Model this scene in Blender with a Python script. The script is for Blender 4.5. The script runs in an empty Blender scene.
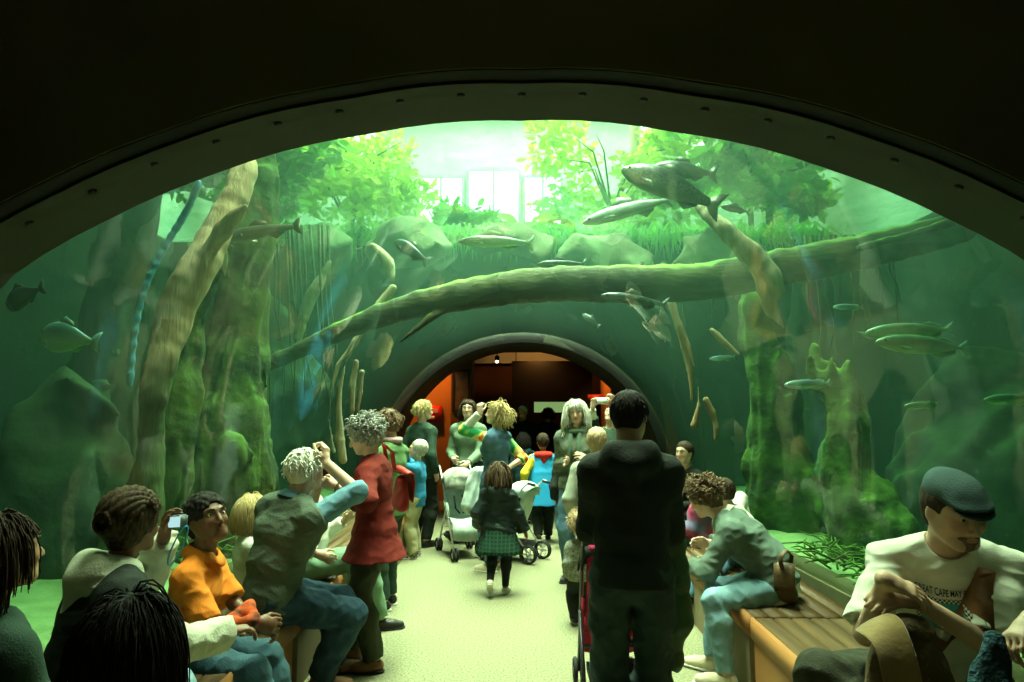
import bpy, bmesh, math, random
import numpy as np
from mathutils import Vector, Matrix, Quaternion
from mathutils.bvhtree import BVHTree
from math import sin, cos, pi, radians as R_

S = bpy.context.scene
C = S.collection

# ------------------------------------------------------------------ camera
EYE = 1.65
FPX = 680.0
YAW = math.atan(10 / FPX)
PITCH = math.atan(71 / FPX)
cam_d = bpy.data.cameras.new('camera')
cam = bpy.data.objects.new('camera', cam_d)
C.objects.link(cam)
cam.location = (0, 0, EYE)
cam.rotation_euler = (pi / 2 + PITCH, 0, YAW)
cam_d.sensor_width = 36.0
cam_d.lens = FPX / 1024 * 36.0
cam_d.clip_start = 0.05
cam_d.clip_end = 100
cam_d.dof.use_dof = False
S.camera = cam

# ------------------------------------------------------------------ world, exposure, sampling
W = bpy.data.worlds.new('world')
S.world = W
W.use_nodes = True
W.node_tree.nodes['Background'].inputs[0].default_value = (0.35, 0.6, 0.4, 1)
W.node_tree.nodes['Background'].inputs[1].default_value = 0.0
S.view_settings.view_transform = 'Standard'
S.view_settings.look = 'None'
S.view_settings.gamma = 1
S.view_settings.exposure = 0.0
S.view_settings.use_curve_mapping = False
cy = S.cycles
cy.use_denoising = True
cy.max_bounces = 6
cy.diffuse_bounces = 3
cy.glossy_bounces = 2
cy.transmission_bounces = 3
cy.volume_bounces = 1
cy.transparent_max_bounces = 12
cy.caustics_reflective = False
cy.caustics_refractive = False
cy.sample_clamp_indirect = 4.0

def area_light(name, loc, target, sx, sy, power, color, spread=180):
    d = bpy.data.lights.new(name, 'AREA')
    d.shape = 'RECTANGLE'; d.size = sx; d.size_y = sy
    d.energy = power; d.color = color; d.spread = R_(spread)
    o = bpy.data.objects.new(name, d); C.objects.link(o)
    o.location = loc
    o.rotation_euler = (Vector(target) - Vector(loc)).to_track_quat('-Z', 'Y').to_euler()
    return o

def point_light(name, loc, power, color, r=0.05):
    d = bpy.data.lights.new(name, 'POINT')
    d.energy = power; d.color = color; d.shadow_soft_size = r
    o = bpy.data.objects.new(name, d); C.objects.link(o); o.location = loc
    return o

def spot_light(name, loc, target, power, color, ang=60, blend=0.6, r=0.08):
    d = bpy.data.lights.new(name, 'SPOT')
    d.energy = power; d.color = color; d.shadow_soft_size = r
    d.spot_size = R_(ang); d.spot_blend = blend
    o = bpy.data.objects.new(name, d); C.objects.link(o); o.location = loc
    o.rotation_euler = (Vector(target) - Vector(loc)).to_track_quat('-Z', 'Y').to_euler()
    return o

# the hall skylight above the water: the one big daylight source
area_light('skylight_daylight', (0.0, 7.2, 8.4), (0, 6.9, 0), 3.0, 6.5, 1050, (1.0, 0.97, 0.72), 72)
# daylight on the planting and walls of the hall over the water
area_light('hall_daylight', (0.0, 14.5, 10.6), (0, 13.5, 0), 9.0, 6.0, 4600, (0.95, 1.0, 0.74))
# tank lamps over the water on both sides of the tunnel
spot_light('tank_lamp', (-3.0, 5.6, 6.6), (-2.7, 6.0, 0), 45, (0.80, 1.0, 0.40), 50)
spot_light('tank_lamp', (3.0, 6.6, 6.6), (2.9, 7.0, 0), 45, (0.70, 1.0, 0.35), 50)
spot_light('tank_lamp', (2.9, 2.9, 6.4), (2.2, 3.6, 0), 190, (1.0, 1.0, 0.62), 42)
spot_light('tank_lamp', (-2.4, 2.9, 6.4), (-1.6, 3.6, 0), 230, (1.0, 0.96, 0.62), 36)
# added fill light that lifts the dark portal wall of the entry hall
spot_light('entry_fill', (0.0, -0.6, 3.7), (0, 1.97, 3.3), 13, (1.0, 0.95, 0.45), 130, .8, .3)
# warm lamps of the hall behind the tunnel
spot_light('hall_lamp', (-1.9, 12.2, 3.0), (-2.0, 13.2, 1.3), 150, (1.0, 0.40, 0.08), 95)
spot_light('hall_lamp', (1.4, 15.2, 3.1), (2.2, 15.6, 1.9), 160, (1.0, 0.42, 0.08), 110)

spot_light('hall_lamp', (0.4, 16.8, 3.2), (0.4, 18.5, 1.6), 60, (1.0, 0.42, 0.10), 140)

def pix(px, py, Y):
    """the point at depth Y seen at a pixel of the photograph"""
    x = (px - 512) / FPX; y = -(py - 341) / FPX
    f = Vector((-sin(YAW) * cos(PITCH), cos(YAW) * cos(PITCH), sin(PITCH)))
    r = Vector((cos(YAW), sin(YAW), 0)); u = r.cross(f)
    d = f + r * x + u * y
    return Vector((0, 0, EYE)) + d * (Y / d.y)
# ------------------------------------------------------------------ materials
def mat(name, col, rough=0.7, col2=None, nscale=8.0, bump=0.0, bscale=None, metal=0.0, spec=0.3,
        attr=False, wave=None, emit=None, detail=4.0, sharp=None, stretch=None, sheen=0.0):
    m = bpy.data.materials.new(name); m.use_nodes = True
    nt = m.node_tree; N = nt.nodes; L = nt.links
    b = N['Principled BSDF']
    b.inputs['Roughness'].default_value = rough
    b.inputs['Metallic'].default_value = metal
    b.inputs['Specular IOR Level'].default_value = spec
    if sheen: b.inputs['Sheen Weight'].default_value = sheen
    tc = N.new('ShaderNodeTexCoord'); mp = N.new('ShaderNodeMapping')
    L.new(tc.outputs['Object'], mp.inputs[0])
    if stretch: mp.inputs['Scale'].default_value = stretch
    no = N.new('ShaderNodeTexNoise'); no.inputs['Scale'].default_value = nscale
    no.inputs['Detail'].default_value = detail
    L.new(mp.outputs[0], no.inputs['Vector'])
    c = (*col, 1)
    if attr:
        a = N.new('ShaderNodeAttribute'); a.attribute_name = 'tint'
        mx = N.new('ShaderNodeMix'); mx.data_type = 'RGBA'; mx.blend_type = 'MULTIPLY'
        mx.inputs[0].default_value = 0.5
        L.new(a.outputs['Color'], mx.inputs[6])
        r = N.new('ShaderNodeValToRGB'); r.color_ramp.elements[0].color = (.7, .7, .7, 1)
        r.color_ramp.elements[0].position = .35; r.color_ramp.elements[1].position = .6
        L.new(no.outputs['Fac'], r.inputs[0]); L.new(r.outputs[0], mx.inputs[7])
        L.new(mx.outputs[2], b.inputs['Base Color'])
    elif col2 is not None:
        r = N.new('ShaderNodeValToRGB')
        r.color_ramp.elements[0].color = c; r.color_ramp.elements[1].color = (*col2, 1)
        lo, hi = sharp if sharp else (.35, .65)
        r.color_ramp.elements[0].position = lo; r.color_ramp.elements[1].position = hi
        L.new(no.outputs['Fac'], r.inputs[0]); L.new(r.outputs[0], b.inputs['Base Color'])
    else:
        b.inputs['Base Color'].default_value = c
    if bump:
        n2 = N.new('ShaderNodeTexNoise'); n2.inputs['Scale'].default_value = bscale or nscale * 3
        n2.inputs['Detail'].default_value = 3
        L.new(mp.outputs[0], n2.inputs['Vector'])
        bp = N.new('ShaderNodeBump'); bp.inputs['Strength'].default_value = bump
        bp.inputs['Distance'].default_value = 0.02
        L.new(n2.outputs['Fac'], bp.inputs['Height']); L.new(bp.outputs[0], b.inputs['Normal'])
    if emit:
        b.inputs['Emission Color'].default_value = (*emit[0], 1)
        b.inputs['Emission Strength'].default_value = emit[1]
    return m

def leafmat(name, col, col2, trans=0.4):
    m = mat(name, col, .5, col2, 1.3, detail=2)
    N = m.node_tree.nodes; L = m.node_tree.links; b = N['Principled BSDF']
    t = N.new('ShaderNodeBsdfTranslucent'); t.inputs[0].default_value = (*[min(1, c * 1.6) for c in col2], 1)
    mx = N.new('ShaderNodeMixShader'); mx.inputs[0].default_value = trans
    L.new(b.outputs[0], mx.inputs[1]); L.new(t.outputs[0], mx.inputs[2])
    L.new(mx.outputs[0], N['Material Output'].inputs['Surface'])
    return m

# ------------------------------------------------------------------ objects
def link(name, me, m=None, parent=None):
    o = bpy.data.objects.new(name, me); C.objects.link(o)
    if m is not None:
        for q in (m if isinstance(m, (list, tuple)) else [m]):
            me.materials.append(q)
    if parent is not None:
        o.parent = parent
    return o

def tag(o, label=None, cat=None, group=None, kind=None):
    if label: o['label'] = label
    if cat: o['category'] = cat
    if group: o['group'] = group
    if kind: o['kind'] = kind
    return o

def thing(name, label, cat, loc=(0, 0, 0), rz=0.0, group=None):
    o = bpy.data.objects.new(name, None); C.objects.link(o)
    o.empty_display_size = 0.1
    o.location = loc; o.rotation_euler = (0, 0, rz)
    return tag(o, label, cat, group)

class MB:
    """collects shapes into one mesh"""
    def __init__(s): s.v = []; s.f = []; s.mi = []; s.cur = 0
    def add(s, vs, fs):
        k = len(s.v); s.v += [tuple(v) for v in vs]
        s.f += [tuple(i + k for i in f) for f in fs]; s.mi += [s.cur] * len(fs)
    def box(s, lo, hi, M=None, bev=0.0):
        x0, y0, z0 = lo; x1, y1, z1 = hi
        if bev > 0:
            bm = bmesh.new(); bmesh.ops.create_cube(bm, size=1)
            for v in bm.verts:
                v.co = Vector(((v.co.x + .5) * (x1 - x0) + x0, (v.co.y + .5) * (y1 - y0) + y0, (v.co.z + .5) * (z1 - z0) + z0))
            bmesh.ops.bevel(bm, geom=list(bm.edges), offset=bev, segments=2, affect='EDGES')
            bm.verts.index_update()
            vs = [v.co.copy() for v in bm.verts]; fs = [[v.index for v in f.verts] for f in bm.faces]; bm.free()
        else:
            vs = [Vector(p) for p in ((x0, y0, z0), (x1, y0, z0), (x1, y1, z0), (x0, y1, z0), (x0, y0, z1), (x1, y0, z1), (x1, y1, z1), (x0, y1, z1))]
            fs = [(0, 3, 2, 1), (4, 5, 6, 7), (0, 1, 5, 4), (1, 2, 6, 5), (2, 3, 7, 6), (3, 0, 4, 7)]
        if M is not None: vs = [M @ v for v in vs]
        s.add(vs, fs)
    def tube(s, pts, r, n=8, cap=True, flat=1.0, up=(0, 0, 1)):
        pts = [Vector(p) for p in pts]; m = len(pts)
        rr = r if isinstance(r, (list, tuple)) else [r] * m
        vs = []; fs = []; a = None
        for i, p in enumerate(pts):
            t = (pts[min(i + 1, m - 1)] - pts[max(i - 1, 0)]); t = t.normalized() if t.length > 1e-9 else Vector((0, 0, 1))
            if a is None:
                a = Vector(up).cross(t)
                if a.length < 1e-3: a = Vector((1, 0, 0)).cross(t)
                a.normalize()
            else:
                a = a - t * a.dot(t)
                a = a.normalized() if a.length > 1e-6 else t.orthogonal().normalized()
            b = t.cross(a)
            for k in range(n):
                q = 2 * pi * k / n
                vs.append(p + a * cos(q) * rr[i] + b * sin(q) * rr[i] * flat)
        for i in range(m - 1):
            for k in range(n):
                fs.append((i * n + k, i * n + (k + 1) % n, (i + 1) * n + (k + 1) % n, (i + 1) * n + k))
        if cap:
            fs.append(tuple(range(n - 1, -1, -1))); fs.append(tuple(range((m - 1) * n, m * n)))
        s.add(vs, fs)
    def ball(s, c, r, nu=12, nv=8, M=None):
        rx, ry, rz = r if isinstance(r, (list, tuple)) else (r, r, r)
        vs = []; fs = []
        for j in range(nv + 1):
            th = pi * j / nv
            for i in range(nu):
                ph = 2 * pi * i / nu
                v = Vector((rx * sin(th) * cos(ph), ry * sin(th) * sin(ph), rz * cos(th)))
                if M is not None: v = M @ v
                vs.append(v + Vector(c))
        for j in range(nv):
            for i in range(nu):
                fs.append((j * nu + i, (j + 1) * nu + i, (j + 1) * nu + (i + 1) % nu, j * nu + (i + 1) % nu))
        s.add(vs, fs)
    def torus(s, c, R, r, axis='X', n=24, k=8, M=None, a0=0, a1=2 * pi):
        pts = []
        for i in range(n + 1):
            q = a0 + (a1 - a0) * i / n
            p = {'X': Vector((0, R * cos(q), R * sin(q))), 'Y': Vector((R * cos(q), 0, R * sin(q))), 'Z': Vector((R * cos(q), R * sin(q), 0))}[axis]
            if M is not None: p = M @ p
            pts.append(p + Vector(c))
        s.tube(pts, r, k, cap=abs(a1 - a0) < 6.2)
    def grid(s, P, close_u=False):
        """P: list of rows of points"""
        n = len(P); m = len(P[0])
        vs = [p for row in P for p in row]; fs = []
        for i in range(n - 1):
            for j in range(m if close_u else m - 1):
                fs.append((i * m + j, i * m + (j + 1) % m, (i + 1) * m + (j + 1) % m, (i + 1) * m + j))
        s.add(vs, fs)
    def build(s, name, m, parent=None, smooth=True, solid=0.0, sub=0):
        me = bpy.data.meshes.new(name)
        me.from_pydata([tuple(v) for v in s.v], [], s.f); me.update()
        if smooth: me.polygons.foreach_set('use_smooth', [True] * len(me.polygons))
        o = link(name, me, m, parent)
        if any(s.mi): me.polygons.foreach_set('material_index', s.mi)
        if solid:
            q = o.modifiers.new('solid', 'SOLIDIFY'); q.thickness = solid; q.offset = 0
        if sub:
            q = o.modifiers.new('sub', 'SUBSURF'); q.levels = sub; q.render_levels = sub
        return o

# ------------------------------------------------------------------ distance-field modelling
def npnoise(P, f, seed=0.0):
    """smooth pseudo noise in [-1,1] of an (...,3) array"""
    x, y, z = P[..., 0] * f + seed * 3.1, P[..., 1] * f + seed * 1.7, P[..., 2] * f - seed * 2.3
    a = np.sin(x + 1.7 * np.sin(y * .9 + 1.1)) * np.cos(y * 1.1 + 1.3 * np.sin(z * .8))
    b = np.sin(z * 1.2 + 1.5 * np.sin(x * .7 + 2.0) + .5) * np.cos(x * .83 - y * .5)
    return .55 * a + .45 * b

class Field:
    def __init__(s, lo, hi, h):
        s.h = h; s.lo = np.array(lo, float) - 3 * h
        s.n = np.ceil((np.array(hi, float) + 3 * h - s.lo) / h).astype(int) + 1
        s.n = np.maximum(s.n, 4)
        s.a = np.full(s.n, 0.3, np.float32)
    def block(s, lo, hi):
        i0 = np.clip(np.floor((np.array(lo) - s.lo) / s.h).astype(int), 0, s.n)
        i1 = np.clip(np.ceil((np.array(hi) - s.lo) / s.h).astype(int) + 1, 0, s.n)
        if np.any(i1 <= i0): return None, None
        ax = [(s.lo[k] + s.h * np.arange(i0[k], i1[k])).astype(np.float32) for k in range(3)]
        G = np.stack(np.meshgrid(*ax, indexing='ij'), -1)
        return tuple(slice(i0[k], i1[k]) for k in range(3)), G
    def _mix(s, sl, d, k, op):
        a = s.a[sl]
        if op == 'sub': d = -d
        if op == 'add':
            t = np.maximum(k - np.abs(a - d), 0) / k if k > 0 else 0
            s.a[sl] = np.minimum(a, d) - t * t * k / 4
        else:
            t = np.maximum(k - np.abs(a - d), 0) / k if k > 0 else 0
            s.a[sl] = np.maximum(a, d) + t * t * k / 4
    def cap(s, p, q, r0, r1=None, k=.02, op='add', flat=None, caps=(None, None)):
        """tapered capsule; flat=(axis vector, factor) widens it along an axis"""
        p = np.array(p, np.float32); q = np.array(q, np.float32); r1 = r0 if r1 is None else r1
        m = max(r0, r1) * (flat[1] if flat else 1) + k + 2.5 * s.h
        sl, G = s.block(np.minimum(p, q) - m, np.maximum(p, q) + m)
        if sl is None: return
        d = q - p; L2 = float(d @ d) + 1e-12
        w = G - p
        t = np.clip(w @ d / L2, 0, 1)
        e = w - t[..., None] * d
        r = r0 + (r1 - r0) * t
        if flat:
            ax = np.array(flat[0], np.float32); ax = ax / np.linalg.norm(ax)
            c = e @ ax
            e = e - (c * (1 - 1 / flat[1]))[..., None] * ax
        dd = np.sqrt((e * e).sum(-1)) - r
        for j, (pt, sg) in enumerate(((p, -1), (q, 1))):
            if caps[j] is not None:
                pl = (w - (pt - p)) @ (d / math.sqrt(L2)) * sg - caps[j]
                dd = np.maximum(dd, pl)
        s._mix(sl, dd, k, op)
    def ell(s, c, r, M=None, k=.02, op='add'):
        """ellipsoid with centre c, radii r, rotation M (3x3 columns are its axes)"""
        c = np.array(c, np.float32); r = np.array(r, np.float32)
        m = float(r.max()) + k + 2.5 * s.h
        sl, G = s.block(c - m, c + m)
        if sl is None: return
        w = G - c
        if M is not None: w = w @ np.array(M, np.float32)
        q = w / r; k0 = np.sqrt((q * q).sum(-1)); q2 = w / (r * r); k1 = np.sqrt((q2 * q2).sum(-1)) + 1e-9
        s._mix(sl, k0 * (k0 - 1) / k1, k, op)
    def plane(s, p, n, k=.0):
        """cut away everything on the side n points to"""
        p = np.array(p, np.float32); n = np.array(n, np.float32); n = n / np.linalg.norm(n)
        sl, G = s.block(s.lo, s.lo + s.h * s.n)
        s._mix(sl, (G - p) @ n, max(k, 1e-6), 'int')
    def noise(s, amp, f, seed=0.0, stretch=None):
        sl, G = s.block(s.lo, s.lo + s.h * s.n)
        m = np.abs(s.a) < amp * 2 + 3 * s.h
        P = G[m]
        if stretch is not None: P = P * np.array(stretch, np.float32)
        s.a[m] += (amp * npnoise(P, f, seed)).astype(np.float32)
    def folds(s, amp, f, seed=0.0, stretch=None):
        sl, G = s.block(s.lo, s.lo + s.h * s.n)
        m = np.abs(s.a) < amp * 2 + 3 * s.h
        P = G[m]
        if stretch is not None: P = P * np.array(stretch, np.float32)
        n = 1 - np.abs(npnoise(P, f, seed)) * 2.2
        s.a[m] -= (amp * np.clip(n, -.6, 1)).astype(np.float32)
    def mesh(s):
        """naive surface nets"""
        A = s.a
        A[0] = A[-1] = .3; A[:, 0] = A[:, -1] = .3; A[:, :, 0] = A[:, :, -1] = .3
        neg = A < 0
        cnt = np.zeros(np.array(A.shape) - 1, np.int8)
        for i in (0, 1):
            for j in (0, 1):
                for k in (0, 1):
                    cnt += neg[i:A.shape[0] - 1 + i, j:A.shape[1] - 1 + j, k:A.shape[2] - 1 + k]
        act = (cnt > 0) & (cnt < 8)
        I = np.argwhere(act)
        if len(I) == 0: return np.zeros((0, 3)), np.zeros((0, 4), int)
        idx = np.full(cnt.shape, -1, np.int32); idx[tuple(I.T)] = np.arange(len(I))
        acc = np.zeros((len(I), 3)); num = np.zeros(len(I))
        for ax in range(3):
            o1, o2 = [q for q in range(3) if q != ax]
            for u in (0, 1):
                for v in (0, 1):
                    off = np.zeros(3, int); off[o1] = u; off[o2] = v
                    a = I + off; b = a.copy(); b[:, ax] += 1
                    va = A[tuple(a.T)]; vb = A[tuple(b.T)]
                    c = (va < 0) != (vb < 0)
                    t = np.where(c, va / np.where(c, va - vb, 1), 0)
                    p = off[None].astype(float).repeat(len(I), 0); p[:, ax] += t
                    acc[c] += p[c]; num[c] += 1
        V = s.lo + s.h * (I + acc / num[:, None])
        F = []
        for ax in range(3):
            o1, o2 = (ax + 1) % 3, (ax + 2) % 3
            sa = [slice(1, -1)] * 3; sa[ax] = slice(0, -1)
            sb = list(sa); sb[ax] = slice(1, None)
            na = neg[tuple(sa)]; nb = neg[tuple(sb)]
            E = np.argwhere(na != nb)
            if len(E) == 0: continue
            st = na[tuple(E.T)]
            base = E + np.array([1 if q != ax else 0 for q in range(3)])
            def ci(d1, d2):
                c = base.copy(); c[:, o1] += d1; c[:, o2] += d2
                return idx[tuple(c.T)]
            q = np.stack([ci(-1, -1), ci(0, -1), ci(0, 0), ci(-1, 0)], 1)
            q[~st] = q[~st][:, ::-1]
            F.append(q)
        F = np.concatenate(F)
        F = F[(F >= 0).all(1)]
        return V, F
    def build(s, name, m, parent=None, tint=None, smooth=1):
        V, F = s.mesh()
        for _ in range(smooth):      # one light Laplacian pass takes the grid steps out
            E = np.concatenate([F[:, [0, 1]], F[:, [1, 2]], F[:, [2, 3]], F[:, [3, 0]]]); E = np.concatenate([E, E[:, ::-1]])
            n = np.bincount(E[:, 0], minlength=len(V)).astype(float)
            acc = np.stack([np.bincount(E[:, 0], V[E[:, 1], k], len(V)) for k in range(3)], 1)
            V = np.where(n[:, None] > 0, V * .5 + .5 * acc / np.maximum(n, 1)[:, None], V)
        me = bpy.data.meshes.new(name)
        me.vertices.add(len(V)); me.vertices.foreach_set('co', V.astype(np.float32).ravel())
        me.loops.add(F.size); me.loops.foreach_set('vertex_index', F.ravel().astype(np.int32))
        me.polygons.add(len(F)); me.polygons.foreach_set('loop_start', np.arange(0, F.size, 4, dtype=np.int32))
        me.polygons.foreach_set('use_smooth', np.ones(len(F), bool))
        me.update(); me.validate()
        if tint is not None:
            col = tint(V)
            at = me.color_attributes.new('tint', 'FLOAT_COLOR', 'POINT')
            at.data.foreach_set('color', np.concatenate([col, np.ones((len(V), 1))], 1).astype(np.float32).ravel())
        return link(name, me, m, parent)
# ------------------------------------------------------------------ the setting
rnd = random.Random(7)
M_concrete = mat('dark_olive_plaster', (.08, .08, .03), .9, (.11, .11, .045), 2.0, .15, 12)
M_collar = mat('collar_steel', (.026, .028, .016), .6, (.033, .036, .02), 3.0, .05, 20)
M_black = mat('black_rubber', (.008, .008, .007), .8)
M_floor = mat('speckled_floor', (.10, .10, .055), .85, (.26, .255, .15), 70.0, .05, 260, detail=2, sharp=(.3, .7))
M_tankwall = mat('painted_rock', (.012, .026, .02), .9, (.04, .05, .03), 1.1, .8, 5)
M_sand = mat('pale_sand', (.17, .27, .10), .95, (.26, .38, .15), 5.0, .5, 40)
M_bolt = mat('dark_bolt', (.02, .02, .015), .4, metal=.6)
M_hallwall = mat('orange_plaster', (.42, .16, .04), .8, (.36, .13, .03), 2.0, .1, 14)
M_darkwall = mat('brown_wall', (.10, .045, .02), .85, (.13, .06, .03), 2.0)

Y0, Y1 = 2.40, 10.0          # clear glass runs between these
YN, YF = 2.125, 11.5          # opaque collars at each end
ZC = .62; RT = 2.06
_np = [(0, 2.10), (.57, 2.05), (1.138, 1.90), (1.5, 1.74), (1.84, 1.54), (2.1, 1.20), (2.25, .78), (2.3, .28), (2.27, -.17), (2.2, -.62)]
_ang = [math.atan2(z, x) for x, z in _np]; _rad = [math.hypot(x, z) for x, z in _np]
def prof(th, Y):
    """tunnel section: th from the right foot (0) over the crown (pi/2) to the left foot (pi)"""
    q = th if th <= pi / 2 else pi - th
    rn = float(np.interp(q, _ang[::-1], _rad[::-1]))
    t = min(1, max(0, (Y - Y0) / (Y1 - Y0)))
    w = (1 - t) ** 1.6
    return rn * w + RT * (1 - w)
def tp(th, Y, dr=0.0):
    r = prof(th, Y) + dr
    return Vector((r * cos(th), Y, ZC + r * sin(th)))
TH0 = -.085; TH1 = pi + .085      # down to bench height
NT = 64
def loft(Ys, dr, th0=TH0, th1=TH1, n=NT):
    P = []
    for Y in Ys:
        P.append([tp(th0 + (th1 - th0) * i / n, Y, dr) for i in range(n + 1)])
    return P
def lin(a, b, n): return [a + (b - a) * i / n for i in range(n + 1)]

# acrylic: clear, with the mirror reflection acrylic has
def glass_mat():
    m = bpy.data.materials.new('acrylic'); m.use_nodes = True
    nt = m.node_tree; N = nt.nodes; L = nt.links
    N.remove(N['Principled BSDF'])
    tr = N.new('ShaderNodeBsdfTransparent'); tr.inputs[0].default_value = (.97, 1, .97, 1)
    gl = N.new('ShaderNodeBsdfGlossy'); gl.inputs['Roughness'].default_value = .02
    fr = N.new('ShaderNodeFresnel'); fr.inputs[0].default_value = 1.42
    geo = N.new('ShaderNodeNewGeometry')
    ma = N.new('ShaderNodeMath'); ma.operation = 'MULTIPLY'; ma.inputs[1].default_value = .7
    mx = N.new('ShaderNodeMixShader')
    L.new(fr.outputs[0], ma.inputs[0]); L.new(ma.outputs[0], mx.inputs[0])
    L.new(tr.outputs[0], mx.inputs[1]); L.new(gl.outputs[0], mx.inputs[2])
    L.new(mx.outputs[0], N['Material Output'].inputs['Surface'])
    return m
b = MB(); b.grid(loft(lin(Y0, Y1, 30), 0.0))
o = b.build('window_1', glass_mat()); o['kind'] = 'structure'
o['label'] = 'curved clear acrylic tunnel roof under the water'

# collars
def ring(name, Ys, dr0, dr1, m):
    b = MB(); A = loft([Ys[0]], dr0)[0]; B = loft([Ys[1]], dr0)[0]
    Cc = loft([Ys[1]], dr1)[0]; D = loft([Ys[0]], dr1)[0]
    b.grid([A, B, Cc, D, A])
    return b.build(name, m)
o = ring('trim_1', (YN, Y0 + .01), -.002, .12, M_collar); o['kind'] = 'structure'; o['label'] = 'near olive metal collar with bolts'
col1 = o
bi = 0
for i in range(27):
    th = .3 + (pi - .6) * i / 26
    p = tp(th, 2.2); n = Vector((cos(th), 0, sin(th)))
    b = MB(); b.tube([p + n * .004, p - n * .006], .014, 10)
    b.build('bolt', M_bolt, col1)
o = ring('trim_2', (2.056, YN), .008, .12, M_black); o['kind'] = 'structure'; o['label'] = 'black joint around the near collar'
o = ring('trim_3', (Y1 - .01, YF), -.002, .14, M_collar); o['kind'] = 'structure'; o['label'] = 'far olive metal collar'
o = ring('trim_4', (Y1 - .05, Y1 + .01), -.012, .1, M_black); o['kind'] = 'structure'

# portal wall facing us, with the arch cut out, and dark ceiling of the entry hall
b = MB(); n = 64
inner = [tp(-.35 + (pi + .7) * i / n, 1.97, .012) for i in range(n + 1)]
outer = []
for p in inner:
    dx, dz = p.x, p.z - ZC
    k = min(4.0 / max(abs(dx), 1e-6), (5.0 - ZC) / max(dz, 1e-6) if dz > 0 else 1e9, (ZC + .02) / max(-dz, 1e-6) if dz < 0 else 1e9)
    outer.append(Vector((dx * k, 2.05, max(-.02, ZC + dz * k))))
for Yq in (2.05, 2.11):
    b.grid([[Vector((p.x, Yq, max(-.02, p.z))) for p in inner], [Vector((p.x, Yq, p.z)) for p in outer]])
b.grid([[Vector((p.x, 2.05, max(-.02, p.z))) for p in inner], [Vector((p.x, 2.11, max(-.02, p.z))) for p in inner]])
o = b.build('wall_front', M_concrete, smooth=False); o['kind'] = 'structure'

def slab(name, lo, hi, m, kind='structure'):
    b = MB(); b.box(lo, hi); o = b.build(name, m, smooth=False); o['kind'] = kind; return o
slab('floor', (-4, -2.5, -.12), (4, 20, 0), M_floor)
slab('ceiling', (-4, -2.5, 3.9), (4, 2.05, 4.0), M_concrete)
slab('wall_left', (-4.1, -2.5, 0), (-4, 1.95, 4), M_concrete)
slab('wall_right', (4, -2.5, 0), (4.1, 1.95, 4), M_concrete)
slab('wall_back', (-4, -2.6, 0), (4, -2.5, 4), M_concrete)

# plinth walls the glass stands on, both sides
for sx, nm in ((-1, 'trim_5'), (1, 'trim_6')):
    b = MB(); 
    P = []
    for Y in lin(1.9, YF, 20):
        x = prof(TH0, Y) * cos(TH0)
        P.append([Vector((sx * (x - .02), Y, 0)), Vector((sx * (x - .02), Y, .44)), Vector((sx * (x + .22), Y, .44)), Vector((sx * (x + .22), Y, 0))])
    b.grid(P); o = b.build(nm, M_concrete, smooth=False); o['kind'] = 'structure'

# tank shell
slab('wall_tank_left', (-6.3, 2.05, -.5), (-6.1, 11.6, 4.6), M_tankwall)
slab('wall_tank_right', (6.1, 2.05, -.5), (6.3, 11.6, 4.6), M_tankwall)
b = MB(); n = 64    # far tank wall with the arch through it
inner = [tp(-.3 + (pi + .6) * i / n, YF, .1) for i in range(n + 1)]
outer = []
for p in inner:
    dx, dz = p.x, p.z - ZC
    k = min(6.2 / max(abs(dx), 1e-6), (4.50 - ZC) / max(dz, 1e-6) if dz > 0 else 1e9, (ZC + .02) / max(-dz, 1e-6) if dz < 0 else 1e9)
    outer.append(Vector((dx * k, 11.6, ZC + dz * k)))
b.grid([[Vector((p.x, 11.45, p.z)) for p in inner], [Vector((p.x, 11.45, p.z)) for p in outer]])
b.grid([[Vector((p.x, 11.6, p.z)) for p in inner], [Vector((p.x, 11.6, p.z)) for p in outer]])
b.grid([[Vector((p.x, 11.45, p.z)) for p in inner], [Vector((p.x, 11.6, p.z)) for p in inner]])
b.grid([[Vector((p.x, 11.45, p.z)) for p in outer], [Vector((p.x, 11.6, p.z)) for p in outer]])
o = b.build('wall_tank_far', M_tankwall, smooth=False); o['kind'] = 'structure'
# sandy tank bottoms
for sx, nm in ((-1, 'ground_tank_left'), (1, 'ground_tank_right')):
    b = MB(); P = []
    for i in range(41):
        Y = 2.13 + (11.45 - 2.13) * i / 40
        x0 = prof(TH0, Y) * cos(TH0) + .02
        row = []
        for j in range(25):
            x = x0 + (6.15 - x0) * j / 24
            z = .40 + .10 * (j / 24) + (.035 * npnoise(np.array([x, Y, 0.0]), 2.3, sx) + .02 * npnoise(np.array([x, Y, 0.0]), 7, sx)) * min(1, j / 2)
            row.append(Vector((sx * x, Y, z)))
        P.append(row)
    b.grid(P); o = b.build(nm, M_sand); o['kind'] = 'structure'

# water body: closed mesh around the tunnel, filled with greenish murk
ZW = 4.55
def water_mat():
    m = bpy.data.materials.new('tank_water'); m.use_nodes = True
    nt = m.node_tree; N = nt.nodes; L = nt.links
    N.remove(N['Principled BSDF'])
    tr = N.new('ShaderNodeBsdfTransparent')
    L.new(tr.outputs[0], N['Material Output'].inputs['Surface'])
    sc = N.new('ShaderNodeVolumeScatter'); sc.inputs['Color'].default_value = (.50, .95, .74, 1)
    sc.inputs['Density'].default_value = WATER_SC; sc.inputs['Anisotropy'].default_value = .35
    ab = N.new('ShaderNodeVolumeAbsorption'); ab.inputs['Color'].default_value = (.22, .74, .52, 1)
    ab.inputs['Density'].default_value = WATER_AB
    ad = N.new('ShaderNodeAddShader')
    L.new(sc.outputs[0], ad.inputs[0]); L.new(ab.outputs[0], ad.inputs[1])
    L.new(ad.outputs[0], N['Material Output'].inputs['Volume'])
    return m
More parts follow.
